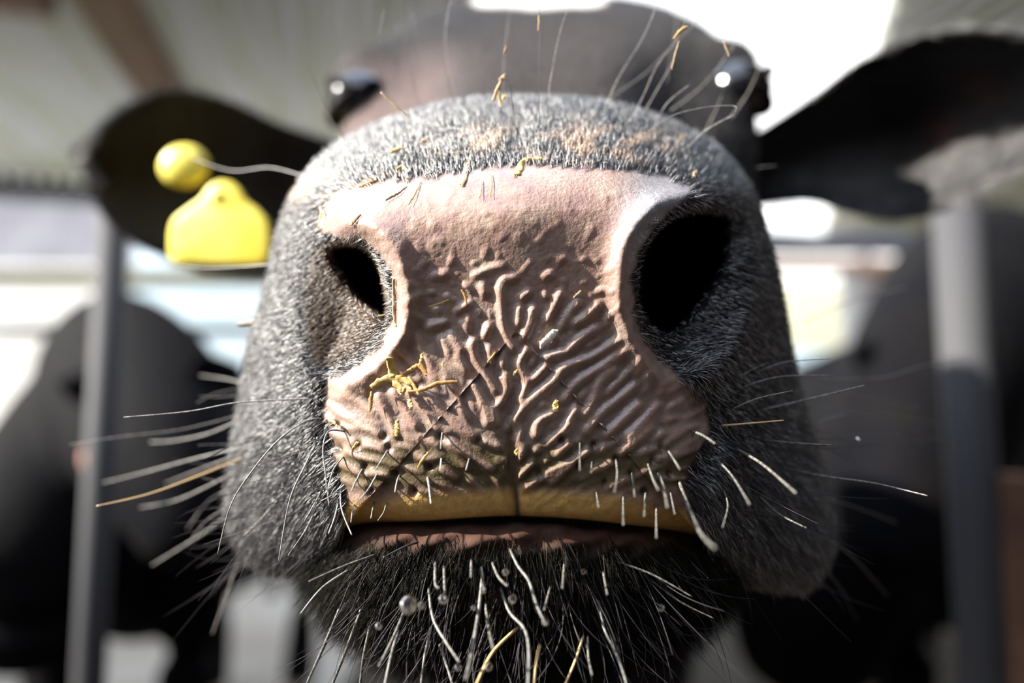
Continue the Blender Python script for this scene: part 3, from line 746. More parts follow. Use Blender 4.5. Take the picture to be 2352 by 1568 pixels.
# right lip
for pts, d1, r, m in [
    ([(1560,1105),(1580,1160),(1610,1225),(1642,1258)], -.045, .5, 'p'), ([(1690,1030),(1750,1065),(1828,1132)], -.04, .46, 'p'),
    ([(1640,1050),(1680,1090),(1722,1158)], -.035, .34, 'p'), ([(1740,1135),(1790,1180),(1852,1212)], -.03, .34, 'p'),
    ([(1800,1075),(1900,1095),(2010,1110),(2130,1138)], -.035, .36, 'p'), ([(1750,1010),(1830,1018),(1910,1022)], -.02, .34, 'p'),
    ([(1650,978),(1720,972),(1800,965)], -.012, .3, 'g'), ([(1745,942),(1850,918),(1985,885)], -.014, .28, 'p'),
    ([(1680,940),(1740,915),(1820,897)], -.008, .25, 'p'), ([(1700,890),(1790,865),(1910,862)], -.004, .2, 'p'),
    ([(1730,860),(1800,832),(1905,822)], -.004, .17, 'p'), ([(1685,872),(1725,850),(1765,832)], 0, .12, 'p'),
    ([(1590,990),(1615,1000),(1642,1018)], -.02, .4, 'p'), ([(1535,1035),(1548,1055),(1562,1078)], -.018, .38, 'p'),
    ([(1488,1065),(1500,1100),(1512,1125)], -.022, .36, 'p'), ([(1512,1085),(1525,1120),(1533,1165)], -.026, .44, 'p'),
    ([(1415,1055),(1418,1090),(1412,1130)], -.02, .34, 'p'), ([(1452,1085),(1458,1140)], -.018, .3, 'p'), ([(1432,1140),(1432,1205)], -.02, .36, 'p'),
    ([(1483,1130),(1480,1185)], -.02, .38, 'p'), ([(1508,1160),(1508,1235)], -.024, .38, 'p'), ([(1332,1015),(1332,1080)], -.016, .26, 'p'),
    ([(1360,1060),(1358,1085)], -.014, .26, 'p'), ([(1370,1130),(1375,1165)], -.016, .3, 'p'), ([(1540,1130),(1550,1180)], -.016, .28, 'p'),
    ([(1660,1120),(1672,1160),(1660,1210)], -.03, .28, 'p'), ([(1880,870),(2020,868),(2120,840),(2230,820)], .06, .2, 'p'),
    ([(1880,890),(2000,915),(2110,935)], .05, .16, 'p'), ([(1880,935),(2000,945),(2150,972)], .05, .14, 'p'), ([(1880,1005),(1980,1000),(2070,995)], .04, .14, 'p'),
    ([(1870,1010),(2000,1015),(2140,1010)], .04, .12, 'p'), ([(1890,1230),(1960,1280),(2040,1370)], .05, .2, 'p'), ([(1880,1290),(1930,1350),(1970,1430)], .05, .18, 'p'),
    ([(1890,1140),(1980,1170),(2060,1200)], .05, .16, 'p'), ([(1880,970),(1960,948),(2060,975),(2160,1010)], .05, .12, 'p'), ([(1850,740),(1960,690),(2080,660)], .06, .22, 'p')]:
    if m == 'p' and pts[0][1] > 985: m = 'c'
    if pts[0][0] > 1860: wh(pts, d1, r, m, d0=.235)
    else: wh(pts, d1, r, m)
# long hairs standing up from the top of the muzzle
for pts, d1, r, m in [
    ([(800,325),(760,270),(705,145)], -.012, .16, 'p'), ([(935,270),(885,205),(871,90),(885,20)], .0, .09, 'd'), ([(970,262),(948,180),(932,90),(925,-20)], 0, .09, 'd'),
    ([(1010,240),(975,150),(940,10)], .01, .09, 'd'), ([(1045,250),(1025,165),(1020,90),(1040,-20)], .0, .10, 'd'), ([(1060,245),(1032,170),(1024,60),(1045,-20)], .004, .08, 'p'),
    ([(1155,235),(1158,130),(1172,20)], 0, .08, 'p'), ([(1190,310),(1176,230),(1172,190)], -.003, .09, 'd'), ([(1172,345),(1178,260),(1170,200)], -.003, .09, 'd'),
    ([(1240,345),(1238,200),(1240,60),(1236,-20)], -.002, .09, 'd'), ([(1255,290),(1262,200),(1290,60),(1325,-20)], 0, .09, 'p'), ([(1265,300),(1258,220),(1272,140)], -.002, .08, 'd'),
    ([(1330,320),(1345,290),(1362,255)], -.003, .08, 'd'), ([(1385,262),(1420,180),(1480,80),(1520,-20)], -.008, .12, 'p'), ([(1400,225),(1480,170),(1560,90),(1640,10)], -.01, .14, 'p'),
    ([(1445,285),(1480,215),(1510,150),(1560,80),(1600,-20)], -.008, .11, 'p'), ([(1470,275),(1510,205),(1550,135)], -.006, .13, 'p'), ([(1500,300),(1530,240),(1583,195)], -.008, .15, 'p'),
    ([(1460,330),(1530,272),(1610,248),(1685,243),(1688,258)], -.008, .11, 'p'), ([(1575,345),(1620,300),(1688,262)], -.012, .18, 'p'), ([(1615,310),(1650,240),(1670,170)], -.006, .12, 'p'),
    ([(1680,270),(1720,210),(1748,145)], -.012, .2, 'p'), ([(1540,255),(1620,190),(1700,85)], -.01, .16, 'p'), ([(1740,385),(1760,382),(1785,381)], .0, .12, 'p'),
    ([(1530,190),(1548,90),(1565,-20)], -.004, .08, 'p')]:
    wh(pts, d1, r, m)
# chin hairs
for pts, d1, r, m in [
    ([(1170,1258),(1190,1300),(1215,1335),(1235,1395),(1255,1435)], -.022, .4, 'p'), ([(985,1350),(995,1420),(1025,1475),(1055,1520)], -.022, .42, 'p'),
    ([(1150,1350),(1170,1405),(1205,1445),(1215,1500),(1212,1590)], -.025, .42, 'p'), ([(1110,1310),(1100,1400),(1085,1490),(1070,1560)], -.028, .5, 'p'),
    ([(1115,1385),(1122,1440),(1133,1490)], -.024, .42, 'p'), ([(1375,1380),(1390,1450),(1420,1510),(1445,1590)], -.022, .38, 'p'), ([(1000,1290),(1000,1340),(1008,1350)], -.018, .42, 'p'),
    ([(1130,1290),(1145,1325),(1165,1345)], -.018, .36, 'p'), ([(1105,1300),(1112,1355)], -.018, .4, 'p'), ([(1297,1290),(1292,1350)], -.018, .36, 'p'), ([(1265,1345),(1250,1400)], -.018, .34, 'p'),
    ([(1020,1300),(1022,1375)], -.018, .4, 'p'), ([(1083,1285),(1082,1325)], -.016, .38, 'p'), ([(1350,1460),(1352,1510),(1360,1550)], -.02, .34, 'p'), ([(1385,1310),(1395,1365)], -.018, .34, 'p'),
    ([(930,1400),(905,1460),(870,1530)], -.02, .44, 'p'), ([(915,1450),(900,1500),(880,1590)], -.02, .46, 'p'), ([(860,1275),(790,1300),(710,1335)], -.012, .36, 'p'), ([(800,1310),(740,1350),(690,1410)], -.01, .4, 'p'),
    ([(780,1400),(750,1470),(700,1580)], .0, .5, 'p'), ([(830,1400),(800,1480),(760,1580)], .0, .5, 'p'), ([(850,1440),(835,1510),(825,1590)], .0, .46, 'p'), ([(990,1440),(975,1510),(965,1590)], -.01, .4, 'p'),
    ([(1010,1480),(1030,1540),(1045,1590)], -.01, .4, 'p'), ([(1420,1290),(1500,1320),(1590,1370)], -.006, .3, 'p'), ([(1480,1320),(1560,1380),(1640,1420)], -.004, .26, 'p'), ([(1240,1480),(1230,1530),(1225,1590)], -.012, .5, 'g'),
    ([(1190,1440),(1130,1500),(1090,1580)], -.02, .4, 'g'), ([(1340,1460),(1320,1520),(1290,1590)], -.015, .36, 'g'), ([(880,1280),(930,1255),(960,1245)][::-1], -.006, .3, 'd')]:
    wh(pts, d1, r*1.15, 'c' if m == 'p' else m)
# the hundred largest whiskers stay parts of their own; the thinner rest become one part
def _size(o):
    c = np.array([v.co for v in o.data.vertices]); e = c.max(0)-c.min(0); r = np.linalg.norm(c[0]-c[3])
    return float(np.linalg.norm(e)*r)
WH.sort(key=_size, reverse=True)
rest = WH[100:]; V_, F_, mi, slots = [], [], [], []
for o in rest:
    b = len(V_); V_ += [tuple(v.co) for v in o.data.vertices]; mt = o.data.materials[0]
    if mt not in slots: slots.append(mt)
    for p in o.data.polygons: F_.append(tuple(i+b for i in p.vertices)); mi.append(slots.index(mt))
tw = raw('thin_whiskers', V_, F_, slots[0], parent=cow, kind='stuff')
for mt in slots[1:]: tw.data.materials.append(mt)
tw.data.polygons.foreach_set('material_index', mi)
for o in rest: bpy.data.objects.remove(o)
# countless finer bristles of lip and chin in one object
Pn = []; Dn = []; Ln = []
for _ in range(550):
    if random.random() < .45: x, y = random.uniform(790, 1620), random.uniform(1270, 1500)
    elif random.random() < .5: x, y = random.uniform(560, 760), random.uniform(1000, 1290)
    else: x, y = random.uniform(1640, 1880), random.uniform(960, 1320)
    if (y > 1480 and (x < 900 or x > 1500)): continue
    Pn.append(at(x, y, surf_d(x, y))); sx = (x-1190)/500
    v = np.array([sx*1.1, random.uniform(-.5, .2), -1+.5*abs(sx)*(y < 1200)]) + np.array([random.gauss(0, .2) for _ in range(3)])
    Dn.append(v/np.linalg.norm(v)); Ln.append(random.uniform(.008, .028))
Pn = np.array(Pn); Dn = np.array(Dn); Ln = np.array(Ln)
tb_ = mixc(np.ones((len(Pn), 3))*C(.05, .045, .05), C(.10, .09, .09), sm(.7, 1, RNG.uniform(0, 1, len(Pn))))
make_hair('fine_bristles', Pn, Dn, Ln, RNG.uniform(.00008, .00018, len(Pn)), tb_, cow, bend=RNG.normal(0, .25, Dn.shape), npt=7, m=M_CHIN)

# ------------------------------------------------------------------ ear tags
def plate(name, outline, d, th, material, tilt=(0, 0), bevel=.0006, **kw):
    o2 = catmull(outline, len(outline)*6, True); c = o2.mean(0)
    dep = d+tilt[0]*(o2[:, 0]-c[0])/FPX+tilt[1]*(o2[:, 1]-c[1])/FPX
    A = at(o2[:, 0], o2[:, 1], dep); B_ = A+np.array([0, th, 0]); n = len(o2)
    ci = at(c[0], c[1], d-.0002)[None]; mid = A*.92+ci*.08; mid[:, 1] -= .0005; ci[:, 1] -= .0005
    V = np.vstack([A, B_, mid, ci, B_.mean(0)[None]]); F = []
    for k in range(n):
        k2 = (k+1) % n; F += [(k, k2, 2*n+k2, 2*n+k), (2*n+k, 2*n+k2, 3*n), (k2, k, n+k, n+k2), (n+k2, n+k, 3*n+1)]
    return raw(name, L2W(V), F, material, **kw)
tag = empty('ear_tag', W(500, 440, .42), 'yellow plastic flag-shaped ear tag hanging from the ear below the round button tag', 'ear tag')
bpy.context.view_layer.update()
plate('tag_flag', [(398,600),(390,555),(398,508),(432,478),(462,456),(480,432),(500,419),(528,420),(550,436),(566,462),(596,486),(616,515),(619,560),(612,603),(560,608),(450,605)], .415, .002, M_YEL, (-.05, -.03), parent=tag)
v, f = ellipsoid_geo(W(502, 452, .418), (.006, .004, .006), 20, 12); raw('stud', v, f, M_YEL, parent=tag)
v, f = tube_geo([W(502, 452, .418), W(502, 452, .46)], .0028, 10); raw('pin', v, f, M_YEL, parent=tag)
for (a, b, c, d) in ((425, 545, 470, 590), (535, 540, 590, 590)): pass
but = empty('ear_tag', W(424, 382, .425), 'yellow round domed button tag pinned in the ear above the flag tag', 'ear tag')
bpy.context.view_layer.update()
v, f = ellipsoid_geo(W(424, 382, .428), (.0155, .006, .0135), 32, 18); raw('button', v, f, M_YEL, parent=but)
v, f = tube_geo([W(424, 382, .428), W(424, 382, .465)], .003, 10); raw('pin', v, f, M_YEL, parent=but)

# ------------------------------------------------------------------ straw, husks and drops on the nose
def straw(pts, w, label, m=None, lift=.0008, d=None, group='straw bits stuck on the nose', name='straw_stalk', cat='straw', grow=0.0):
    p = catmull([(x, y, 0) for x, y in pts], 7*len(pts))
    p[1:-1, :2] += RNG.normal(0, .05*w+.15, (len(p)-2, 2))
    if m is None: m = M_STRAW2 if 'orange' in label or 'brown' in label else (M_STRAW3 if ('tan' in label or 'pale' in label or 'thin' in label) else M_STRAW)
    base_ = [surf_d(x, y) if d is None else d for x, y in p[:, :2]]
    t = np.linspace(0, 1, len(p)); dd = np.array(base_)-lift-grow*t
    P_ = at(p[:, 0], p[:, 1], dd); T = unit(np.gradient(P_, axis=0)); side = unit(np.cross(T, [0, 1., .15]))
    w_ = w/FPX*.19*(.55+.45*np.sin(PI*np.clip(t*.9+.08, 0, 1))); w_ = w_*RNG.uniform(.8, 1.15, len(p)); th = w_*.22
    V = []; ns = 8
    nn = unit(np.cross(side, T))
    for k in range(len(p)):
        for q in range(ns):
            a = 2*PI*q/ns; V.append(P_[k]+side[k]*w_[k]*.5*math.cos(a)+nn[k]*th[k]*.5*math.sin(a)*(1-.5*math.cos(a)**2))
    F = [(k*ns+q, k*ns+(q+1) % ns, (k+1)*ns+(q+1) % ns, (k+1)*ns+q) for k in range(len(p)-1) for q in range(ns)]
    F += [tuple(range(ns))[::-1], tuple((len(p)-1)*ns+q for q in range(ns))]
    return raw(name, L2W(np.array(V)), F, m or M_STRAW, label=label, cat=cat, group=group)
ST = [
 ([(905,640),(905,700),(908,750)], 9, 'thin upright straw lying along the inner rim of the left nostril'),
 ([(893,820),(900,850),(912,880),(925,905)], 20, 'widest yellow straw flake running down the middle of the straw clump below the left nostril'),
 ([(915,868),(945,850),(965,840),(980,860)], 13, 'orange forked straw on the upper right of the clump below the left nostril'),
 ([(965,842),(968,825),(970,812)], 8, 'short upright spike at the top right of the straw clump below the left nostril'),
 ([(853,890),(880,872),(915,870),(945,880)], 17, 'yellow curled straw along the left foot of the clump below the left nostril'),
 ([(855,900),(852,920),(850,945)], 9, 'dark orange straw hanging from the left end of the straw clump'),
 ([(935,900),(970,895),(1010,880),(1052,876)], 9, 'long orange straw pointing right from the clump towards the philtrum'),
 ([(938,865),(950,885),(962,905)], 8, 'yellow straw splinter pointing down on the right of the clump'),
 ([(925,905),(932,890),(945,895)], 10, 'crumpled yellow straw crumb at the foot of the clump'),
 ([(938,920),(942,928),(944,938)], 12, 'small yellow blob of straw just below the clump'),
 ([(912,965),(912,985),(910,1002)], 11, 'bright yellow short upright straw below the straw clump'),
 ([(985,1038),(972,1055),(960,1074)], 7, 'diagonal yellow straw on the lower left of the nose above the lip'),
 ([(822,1015),(815,1024),(808,1035)], 7, 'greenish yellow straw beside the dark pore above the left lip corner'),
 ([(755,965),(768,970),(775,980)], 8, 'olive straw crumb at the corner where left fur meets the nose'),
 ([(1240,795),(1262,775),(1278,757)], 17, 'shiny white husk lying across the ridges right of the philtrum'),
 ([(1278,920),(1276,935),(1280,945)], 13, 'small yellow husk among the ridges right of the philtrum'),
 ([(1120,832),(1130,820),(1138,808)], 5, 'tiny straw sliver beside the philtrum'),
 ([(985,705),(1010,697),(1032,688)], 5, 'fine straw splinter level with the left nostril bottom'),
 ([(1060,665),(1068,680),(1072,700)][::-1], 5, 'fine brown straw left of the top of the philtrum ridge'),
 ([(1318,685),(1328,675),(1335,668)], 6, 'short tan straw on the beads left of the right nostril'),
 ([(1190,850),(1184,855),(1180,862)], 6, 'tiny yellow crumb in the philtrum groove'),
 ([(850,725),(870,726),(888,722)], 6, 'yellow straw lying in the bottom of the left nostril'),
 ([(1100,455),(1104,440),(1105,412)], 4, 'thin upright straw high on the bald nose above the wet patch'),
 ([(1060,425),(1068,400),(1078,375)], 17, 'broad flat tan straw blade on the top edge of the nose'),
 ([(1078,372),(1080,350),(1060,350),(1030,352),(995,356)], 6, 'tan straw bent in a hook over the top edge of the nose'),
 ([(1125,452),(1129,425),(1128,400)], 4, 'thin orange straw right of the broad flat blade'),
 ([(938,470),(955,440),(965,415)], 5, 'thin long straw leaning right above the left nostril'),
 ([(885,460),(912,445),(935,428)], 6, 'pale thin straw slanting up above the left nostril'),
 ([(825,430),(845,422),(865,414)], 9, 'brown thick straw piece on the upper left edge of the nose'),
 ([(803,517),(815,505),(828,492)], 8, 'pale straw resting just above the left nostril opening'),
 ([(735,475),(738,490),(733,505)], 6, 'yellow straw upright in the fur at the outer left of the nostril'),
 ([(1190,400),(1200,375),(1215,368),(1248,365)], 16, 'bright yellow straw tuft on the top middle edge of the nose'),
 ([(1180,405),(1188,392),(1195,378)], 8, 'small yellow straw at the foot of the top middle tuft'),
 ([(895,350),(915,343),(928,340)], 9, 'yellow straw bit in the fur on the upper left of the muzzle'),
 ([(968,327),(978,320),(985,315)], 9, 'pale green straw chip in the fur on the upper muzzle'),
 ([(910,390),(925,382),(935,395)], 8, 'crumbled straw at the top left fur edge'),
 ([(1595,405),(1597,398),(1600,392)], 12, 'pale yellow seed at the fur edge above the right nostril'),
 ([(1560,325),(1566,318),(1572,312)], 9, 'small olive straw chip in the fur on the upper right of the muzzle'),
 ([(545,745),(575,742),(610,728)], 10, 'tan straw sticking out of the fur at the left outline of the muzzle'),
 ([(605,752),(612,738),(620,725)], 9, 'short yellow straw beside the tan one at the left outline of the muzzle'),
 ([(1018,845),(1016,838),(1020,830)][::-1], 4, 'tiny straw speck right of the clump'),
 ([(1188,1045),(1184,1038),(1190,1030)], 6, 'yellow speck in the lower philtrum')]
for a, w, l in ST:
    inn = 'nostril opening' not in l and 'in the bottom of the left nostril' in l
    straw(a, w, l, m=M_HUSK if 'white husk' in l else None, d=.205 if inn else (.2445 if 'outline of the muzzle' in l else None), lift=.0008+(.003 if 'fur' in l and 'outline' not in l else 0)+(.0015 if 'clump' in l else 0))
# bits caught on the long top hairs
for a, w, l in [([(1132,232),(1145,200),(1160,170)], 9, 'straw stalk standing in the fur at the top middle of the muzzle'), ([(1148,185),(1155,178),(1165,182)], 9, 'small tan straw knot caught on the stalk at the top middle'),
    ([(1143,205),(1147,225),(1152,245)], 8, 'forked straw foot below the stalk at the top middle'), ([(1165,225),(1160,220),(1156,228)], 7, 'yellow curled bit beside the stalk at the top middle'),
    ([(875,212),(905,240),(940,270)], 6, 'pale straw sliver leaning over the fur left of the bridge'), ([(1548,90),(1562,72),(1580,60)], 8, 'yellow straw caught high on the long hairs to the right'),
    ([(1543,160),(1550,130),(1560,95)], 5, 'thin yellow straw hanging on the long hairs to the right'), ([(1236,70),(1238,50),(1237,35)], 4, 'yellow sliver on the hair in front of the white forehead star'),
    ([(1158,125),(1160,115),(1163,105)], 4, 'orange sliver on the long hair over the bridge'), ([(1662,95),(1668,110),(1676,130)], 5, 'pale bit caught on the hair over the dark brow')]:
    straw(a, w, l, d=.214, lift=0, group='straw caught on the hairs above the muzzle')
def drop(px, py, r_px, label, d=.19):
    d = d-.012 if px < 1600 else d
    v, f = ellipsoid_geo(W(px, py, d), np.array([1, 1, 1.1])*r_px/FPX*d, 16, 10)
    raw('water_droplet', v, f, M_DROP, label=label, cat='droplet', group='water drops on the chin hairs')
for x, y, r, d, l in [(938,1388,20,.182,'largest round water drop on the chin hairs, at the left'), (968,1390,8,.182,'small water drop touching the right side of the largest one'),
    (1018,1375,11,.187,'round drop at the tip of a short chin hair right of the largest drop'), (1177,1375,10,.187,'round drop in the middle of the chin hairs'), (1161,1313,8,.187,'drop just under the lip in the middle'),
    (1252,1427,9,.185,'drop at the tip of the long curved chin hair'), (870,1437,8,.187,'drop below and left of the largest one'), (1122,1530,10,.187,'low drop near the bottom of the picture in the middle'),
    (1052,1532,8,.187,'low drop at the tip of the left curved chin hair'), (1110,1355,7,.187,'small drop at the end of a short middle chin hair'), (1088,1395,6,.187,'tiny drop on the broad chin hair in the middle'),
    (1340,1312,6,.19,'tiny drop under the right half of the lip'), (1518,1395,8,.19,'drop on the fine hairs at the right of the chin'), (1970,1009,5,.22,'bluish drop on a thin whisker far right')]:
    drop(x, y, r, l, d)

# ------------------------------------------------------------------ building, ground, added light blockers
HOR = 1.25
def box(name, a, b_, m, **kw):
    v, f = box_geo(a, b_); return raw(name, v, f, m, smooth=False, **kw)
box('floor', (-30, -6, -.2), (30, 12, 0), M_MUCK, kind='structure')
box('path', (-30, 6.5, 0), (.2, 12, .01), M_CONC, kind='structure')
box('path', (-12, 2.0, 0), (-.75, 6.45, .01), M_CONC, kind='structure')
box('light_blocker_top', (.5, -6, 3.3), (9, 1.9, 3.36), M_CLAD, kind='structure')  # added out of view to keep sky light off the right
box('light_blocker_top', (-9, -6, 3.3), (.5, -2.3, 3.36), M_CLAD, kind='structure')  # added out of view behind the camera, leaves an opening for light
box('light_blocker_right', (2.2, -3.4, 0), (2.4, 1.6, 3.3), M_DARKW, kind='structure')  # unseen dark blocker, added to cut low light from the right
box('light_blocker_front', (-9, -3.6, 0), (9, -3.4, 3.3), M_CLAD, kind='structure')  # unseen, added behind the camera to hold back front light
raw('field', [(-120, 12, -.02), (120, 12, -.02), (120, 200, 1.5), (-120, 200, 1.5)], [(0, 1, 2, 3)], M_FIELD, smooth=False, kind='structure')
ROOFZ = 3.45
def on_roof(px, py):               # where the sight line of a pixel meets the roof height
    r = W(px, py, 1.0)-EYE; t = (ROOFZ-EYE[2])/r[2]; return EYE+r*t
AX = math.radians(-13.5); AD = np.array([math.sin(AX), math.cos(AX)]); AS = np.array([math.cos(AX), -math.sin(AX)])
def corrugated(name, s0, s1, y0, y1, cut=None):   # cut: where the sheet ends for each column
    nx = int((s1-s0)/.0375); xs = np.linspace(s0, s1, nx)
    V = []; F = []
    for layer in (0, 1):
        for k, x in enumerate(xs):
            z = ROOFZ+.038*math.sin(2*PI*x/.15)+layer*.004
            a = y1 if cut is None else min(y1, max(y0+.01, cut(x)))
            for yy in (y0, a): p = AS*x+AD*yy; V.append((p[0], p[1], z))
    n = nx*2
    for k in range(nx-1):
        F.append((2*k, 2*k+1, 2*k+3, 2*k+2)); F.append((n+2*k, n+2*k+2, n+2*k+3, n+2*k+1))
        F.append((2*k, 2*k+2, n+2*k+2, n+2*k)); F.append((2*k+1, n+2*k+1, n+2*k+3, 2*k+3))
    F += [(0, n, n+1, 1), (2*nx-2, 2*nx-1, n+2*nx-1, n+2*nx-2)]
    return raw(name, V, F, M_ROOF, kind='structure')
def sa(p): return float(AS@p[:2]), float(AD@p[:2])
s_in = sa(on_roof(1250, 60))[0]
corrugated('roof_left', -14, s_in, 2.2, 7.6)
pr = sa(on_roof(2035, 0)); pr2 = sa(on_roof(1990, 160))
corrugated('roof_right', pr[0]-.9, 12, 2.2, 7.6, lambda x: pr[1]+(x-pr[0])*(pr2[1]-pr[1])/(pr2[0]-pr[0]))
print('edge', pr, pr2)
def beam(name, s, w, h, y0, y1, m, z=None, kind='structure', **kw):
    z = ROOFZ-.04 if z is None else z
    V = []
    for zz in (z-h, z):
        for a, b in ((s-w/2, y0), (s+w/2, y0), (s+w/2, y1), (s-w/2, y1)): p = AS*a+AD*b; V.append((p[0], p[1], zz))
    F = [(0, 3, 2, 1), (4, 5, 6, 7), (0, 1, 5, 4), (1, 2, 6, 5), (2, 3, 7, 6), (3, 0, 4, 7)]
    return raw(name, V, F, m, smooth=False, kind=kind, **kw)
bm_ = sa(on_roof(330, 100))[0]
beam('trim_1', bm_, .24, .16, 2.0, 7.6, M_TIMBER)
beam('trim_2', (-14+s_in)/2, s_in+14, .16, 7.45, 7.65, M_STEEL)                        # eave beams across
beam('trim_3', 6.5, 9.5, .12, 7.45, 7.65, M_STEEL)
pc = sa(on_roof(60, -10)); beam('trim_4', pc[0]-1.5, 3.4, .14, pc[1]-.35, pc[1]-.12, M_TIMBER)
for sx in (-11.5, -5.2, 8.2):
    p = AS*sx+AD*7.55
    v, f = box_geo((p[0]-.09, p[1]-.09, 0), (p[0]+.09, p[1]+.09, ROOFZ-.2)); raw('trim_5', v, f, M_STEEL, smooth=False, kind='structure')

# low pale wall and sheeted shed beyond, seen blurred between the animals
def slab(name, px0, px1, py0, py1, d, th, m, ground=True, **kw):
    a = W(px0, py1, d); b = W(px1, py0, d); z0 = 0 if ground else a[2]
    v, f = box_geo((a[0], a[1], z0), (b[0], a[1]+th, b[2])); return raw(name, v, f, m, smooth=False, **kw)
slab('wall_left', -900, 215, 600, 1100, 8.2, .2, M_WALL, kind='structure')
slab('wall_left', -900, 300, 440, 1000, 8.6, .2, M_CLAD, kind='structure')
slab('wall_back', 300, 2900, 640, 1000, 11.5, .2, M_BEIGE, kind='structure')
slab('sheet_panel', 292, 700, 545, 1000, 8.2, .05, M_BLUE, label='pale blue sheet panel behind the left ear tag, right of a steel post', cat='panel')
slab('sheet_panel', 1760, 1945, 800, 1000, 8.2, .05, M_BLUE, label='pale blue sheet panel low between the muzzle and the right neighbour', cat='panel')
tk = W(1985, 640, 4.0)
v, f = loft_geo([(tk[0], tk[1], .02), (tk[0], tk[1], tk[2]-.1), (tk[0], tk[1], tk[2]+.06), (tk[0], tk[1], tk[2]+.13)], [(.14, .14), (.14, .14), (.12, .12), (.04, .04)], 24)
raw('feed_bin', v, f, M_WALL, label='round-topped white bin under the right ear', cat='bin')

def post(px, py0, d, r, m, label, sleeve=None):
    p = W(px, py0, d); v, f = tube_geo([(p[0], p[1], 0), (p[0], p[1], .5), (p[0], p[1], 1.0), (p[0], p[1], p[2])], r, 16)
    e = empty('barrier_post', (p[0], p[1], 0), label, 'post', 'barrier posts'); bpy.context.view_layer.update()
    raw('upright', v, f, m, parent=e)
    v, f = box_geo((p[0]-2.2*r, p[1]-2.2*r, 0), (p[0]+2.2*r, p[1]+2.2*r, .012)); raw('base_plate', v, f, M_RUST, smooth=False, parent=e)
    v, f = ellipsoid_geo((p[0], p[1], p[2]), (r*1.05, r*1.05, r*.5), 16, 8); raw('end_cap', v, f, m, parent=e)
    if sleeve:
        z = W(px, sleeve, d)[2]; x = p[0]+1.15*r
        v, f = box_geo((x-r*.7, p[1]-r*1.4, .012), (x+r*.7, p[1]-r*.2, z)); raw('rusty_stiffener', v, f, M_RUST, smooth=False, parent=e)
    return e
post(262, 470, .78, .016, M_STEEL, 'thin grey steel upright left of the tagged ear, in front of the left neighbour')
post(2195, 440, .74, .024, M_STEEL, 'thick grey steel upright with a rusty stiffener, in front of the right neighbour', sleeve=1080)
M_ORANGE = mat('orange_paint', (.75, .42, .24), rough=.6)
def fence(label, d, rails, posts):
    e = empty('rail_fence', W(posts[0], 784, d)*np.array([1, 1, 0]), label, 'fence'); bpy.context.view_layer.update()
    yc = W(0, 600, d)[1]
    for (p0, p1, py, r, m) in rails:
        a = W(p0, py, d); b = W(p1, py, d); a[1] = b[1] = yc; v, f = tube_geo([a, (a*.5+b*.5), b], r, 14); raw('rail', v, f, m, parent=e)
    top_ = max(W(0, q[2], d)[2] for q in rails)
    for px in posts:
        p = W(px, 784, d); v, f = tube_geo([(p[0], yc, 0), (p[0], yc, .6), (p[0], yc, top_+.06)], .04, 12); raw('post', v, f, M_STEEL, parent=e)
fence('two-rail fence showing under the ear tag on the left', 3.4, [(-100, 1300, 640, .05, M_BEIGE), (-100, 1300, 760, .03, M_STEEL)], (-90, 1000, 1290))
fence('grey and orange railed fence showing under the right ear', 3.7, [(1500, 2900, 560, .06, M_CLAD), (1500, 2900, 612, .04, M_ORANGE)], (1510, 2100, 2890))

# ------------------------------------------------------------------ neighbouring cows
def neighbour(name, label, ox, oy, ang, head_pts, head_r, s=1.0, extra=None):
    parts, T = torso_parts(ox, oy, ang, s)
    parts.append(loft_geo(head_pts, head_r, 20))
    for q in (extra or []): parts.append(loft_geo(*q, 20))
    V, F = remeshed(parts, .022, 5)
    root = empty(name, (ox, oy, 0), label, 'cow', 'cows standing beside the nosy one'); bpy.context.view_layer.update()
    raw('body', V, F, M_COAT, parent=root)
    for sx in (-1, 1):
        for yy in (.10, 1.45):
            p = T((sx*(.15 if yy < 1 else .18), yy, 0)); v, f = loft_geo([(p[0], p[1]-.01, .001), (p[0], p[1]-.01, .03), (p[0], p[1], .07)], [(.065, .07), (.06, .065), (.05, .052)], 14)
            raw('hoof', v, f, M_HORN, parent=root)
    t0 = T((0, 1.62, 1.1)); v, f = loft_geo([t0, t0+np.array([0, .07, -.1]), t0+np.array([0, .08, -.5]), t0+np.array([0, .08, -.75])], [(.03, .03), (.022, .022), (.015, .015), (.03, .03)], 10)
    raw('tail', v, f, M_COAT, parent=root)
    return root, T
def hp(*l): return [W(*p) for p in l]
nl, TL = neighbour('cow', 'black cow on the left with its lowered head behind the whiskers', *W(250, 1000, 1.55)[:2], 0.12,
    hp((230, 880, 2.0), (270, 870, 1.7), (330, 930, 1.4), (390, 1040, 1.2), (430, 1180, 1.1), (440, 1290, 1.07)),
    [(.17, .24), (.17, .22), (.16, .19), (.135, .14), (.09, .10), (.06, .065)], s=1.0, extra=[(hp((260, 860, 1.9), (190, 1050, 1.6), (110, 1300, 1.45), (90, 1500, 1.45)), [(.14, .16), (.19, .2), (.2, .2), (.1, .1)])])
v = ear_v = None
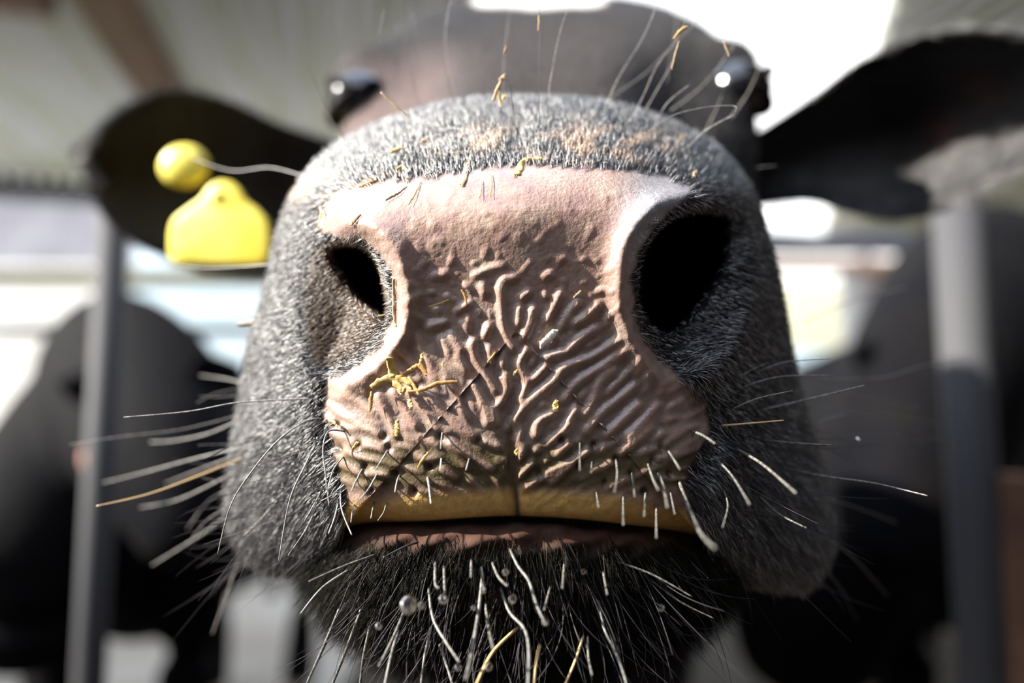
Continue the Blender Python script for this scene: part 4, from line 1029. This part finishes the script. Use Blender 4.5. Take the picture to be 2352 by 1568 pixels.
def small_ear(root, base, tip, w):
    base = np.array(base); tip = np.array(tip); ax = unit(tip-base); up = np.array([0, 0, 1.]); up = unit(up-ax*(up@ax)); fw = np.cross(ax, up)
    V, F = [], []
    L0 = np.linalg.norm(tip-base)
    for k, t in enumerate(np.linspace(0, 1, 14)):
        ww = w*math.sin(PI*(.12+.86*t))
        for q in range(12):
            a = 2*PI*q/12; V.append(base+ax*L0*t+up*ww*math.cos(a)+fw*(.012*math.sin(a)+.02*(math.cos(a)**2)*math.sin(PI*t)))
    for k in range(13):
        for q in range(12): F.append((k*12+q, k*12+(q+1) % 12, (k+1)*12+(q+1) % 12, (k+1)*12+q))
    F += [tuple(range(12))[::-1], tuple(13*12+q for q in range(12))]
    raw('ear', V, F, M_COAT, parent=root)
small_ear(nl, W(330, 900, 1.2), W(130, 880, 1.15), .05); small_ear(nl, W(420, 900, 1.2), W(560, 840, 1.25), .05)
v, f = ellipsoid_geo(W(205, 1052, 1.08), (.012, .006, .02), 14, 10); 
tg = raw('ear_tag', v, f, M_PINK, label='small orange red tag on the dark left neighbour', cat='ear tag')
nr, TR = neighbour('cow', 'black cow on the right behind the thick grey upright', *W(2280, 1000, 1.5)[:2], -0.20,
    hp((2290, 700, 1.9), (2250, 740, 1.6), (2190, 850, 1.35), (2120, 1000, 1.2), (2070, 1200, 1.1), (2050, 1330, 1.06)),
    [(.2, .28), (.21, .27), (.19, .21), (.15, .16), (.10, .11), (.07, .075)], s=1.06, extra=[(hp((2240, 820, 1.8), (2050, 1080, 1.6), (1880, 1320, 1.5), (1840, 1560, 1.5)), [(.16, .18), (.2, .2), (.2, .2), (.12, .12)])])
small_ear(nr, W(2080, 860, 1.25), W(1960, 800, 1.2), .05); small_ear(nr, W(2230, 850, 1.25), W(2400, 760, 1.3), .05)

# hooves and tail of the near cow
for sx, yy in ((-.15, 1.15), (.15, 1.15), (-.18, 2.5), (.18, 2.5)):
    p = (.05+sx, yy); v, f = loft_geo([(p[0], p[1]-.01, .001), (p[0], p[1]-.01, .03), (p[0], p[1], .07)], [(.065, .07), (.06, .065), (.05, .052)], 14)
    raw('hoof', v, f, M_HORN, parent=cow)
t0 = np.array([.05, 2.67, 1.1]); v, f = loft_geo([t0, t0+np.array([0, .07, -.1]), t0+np.array([0, .08, -.5]), t0+np.array([0, .08, -.75])], [(.03, .03), (.022, .022), (.015, .015), (.03, .03)], 10)
raw('tail', v, f, M_COAT, parent=cow)
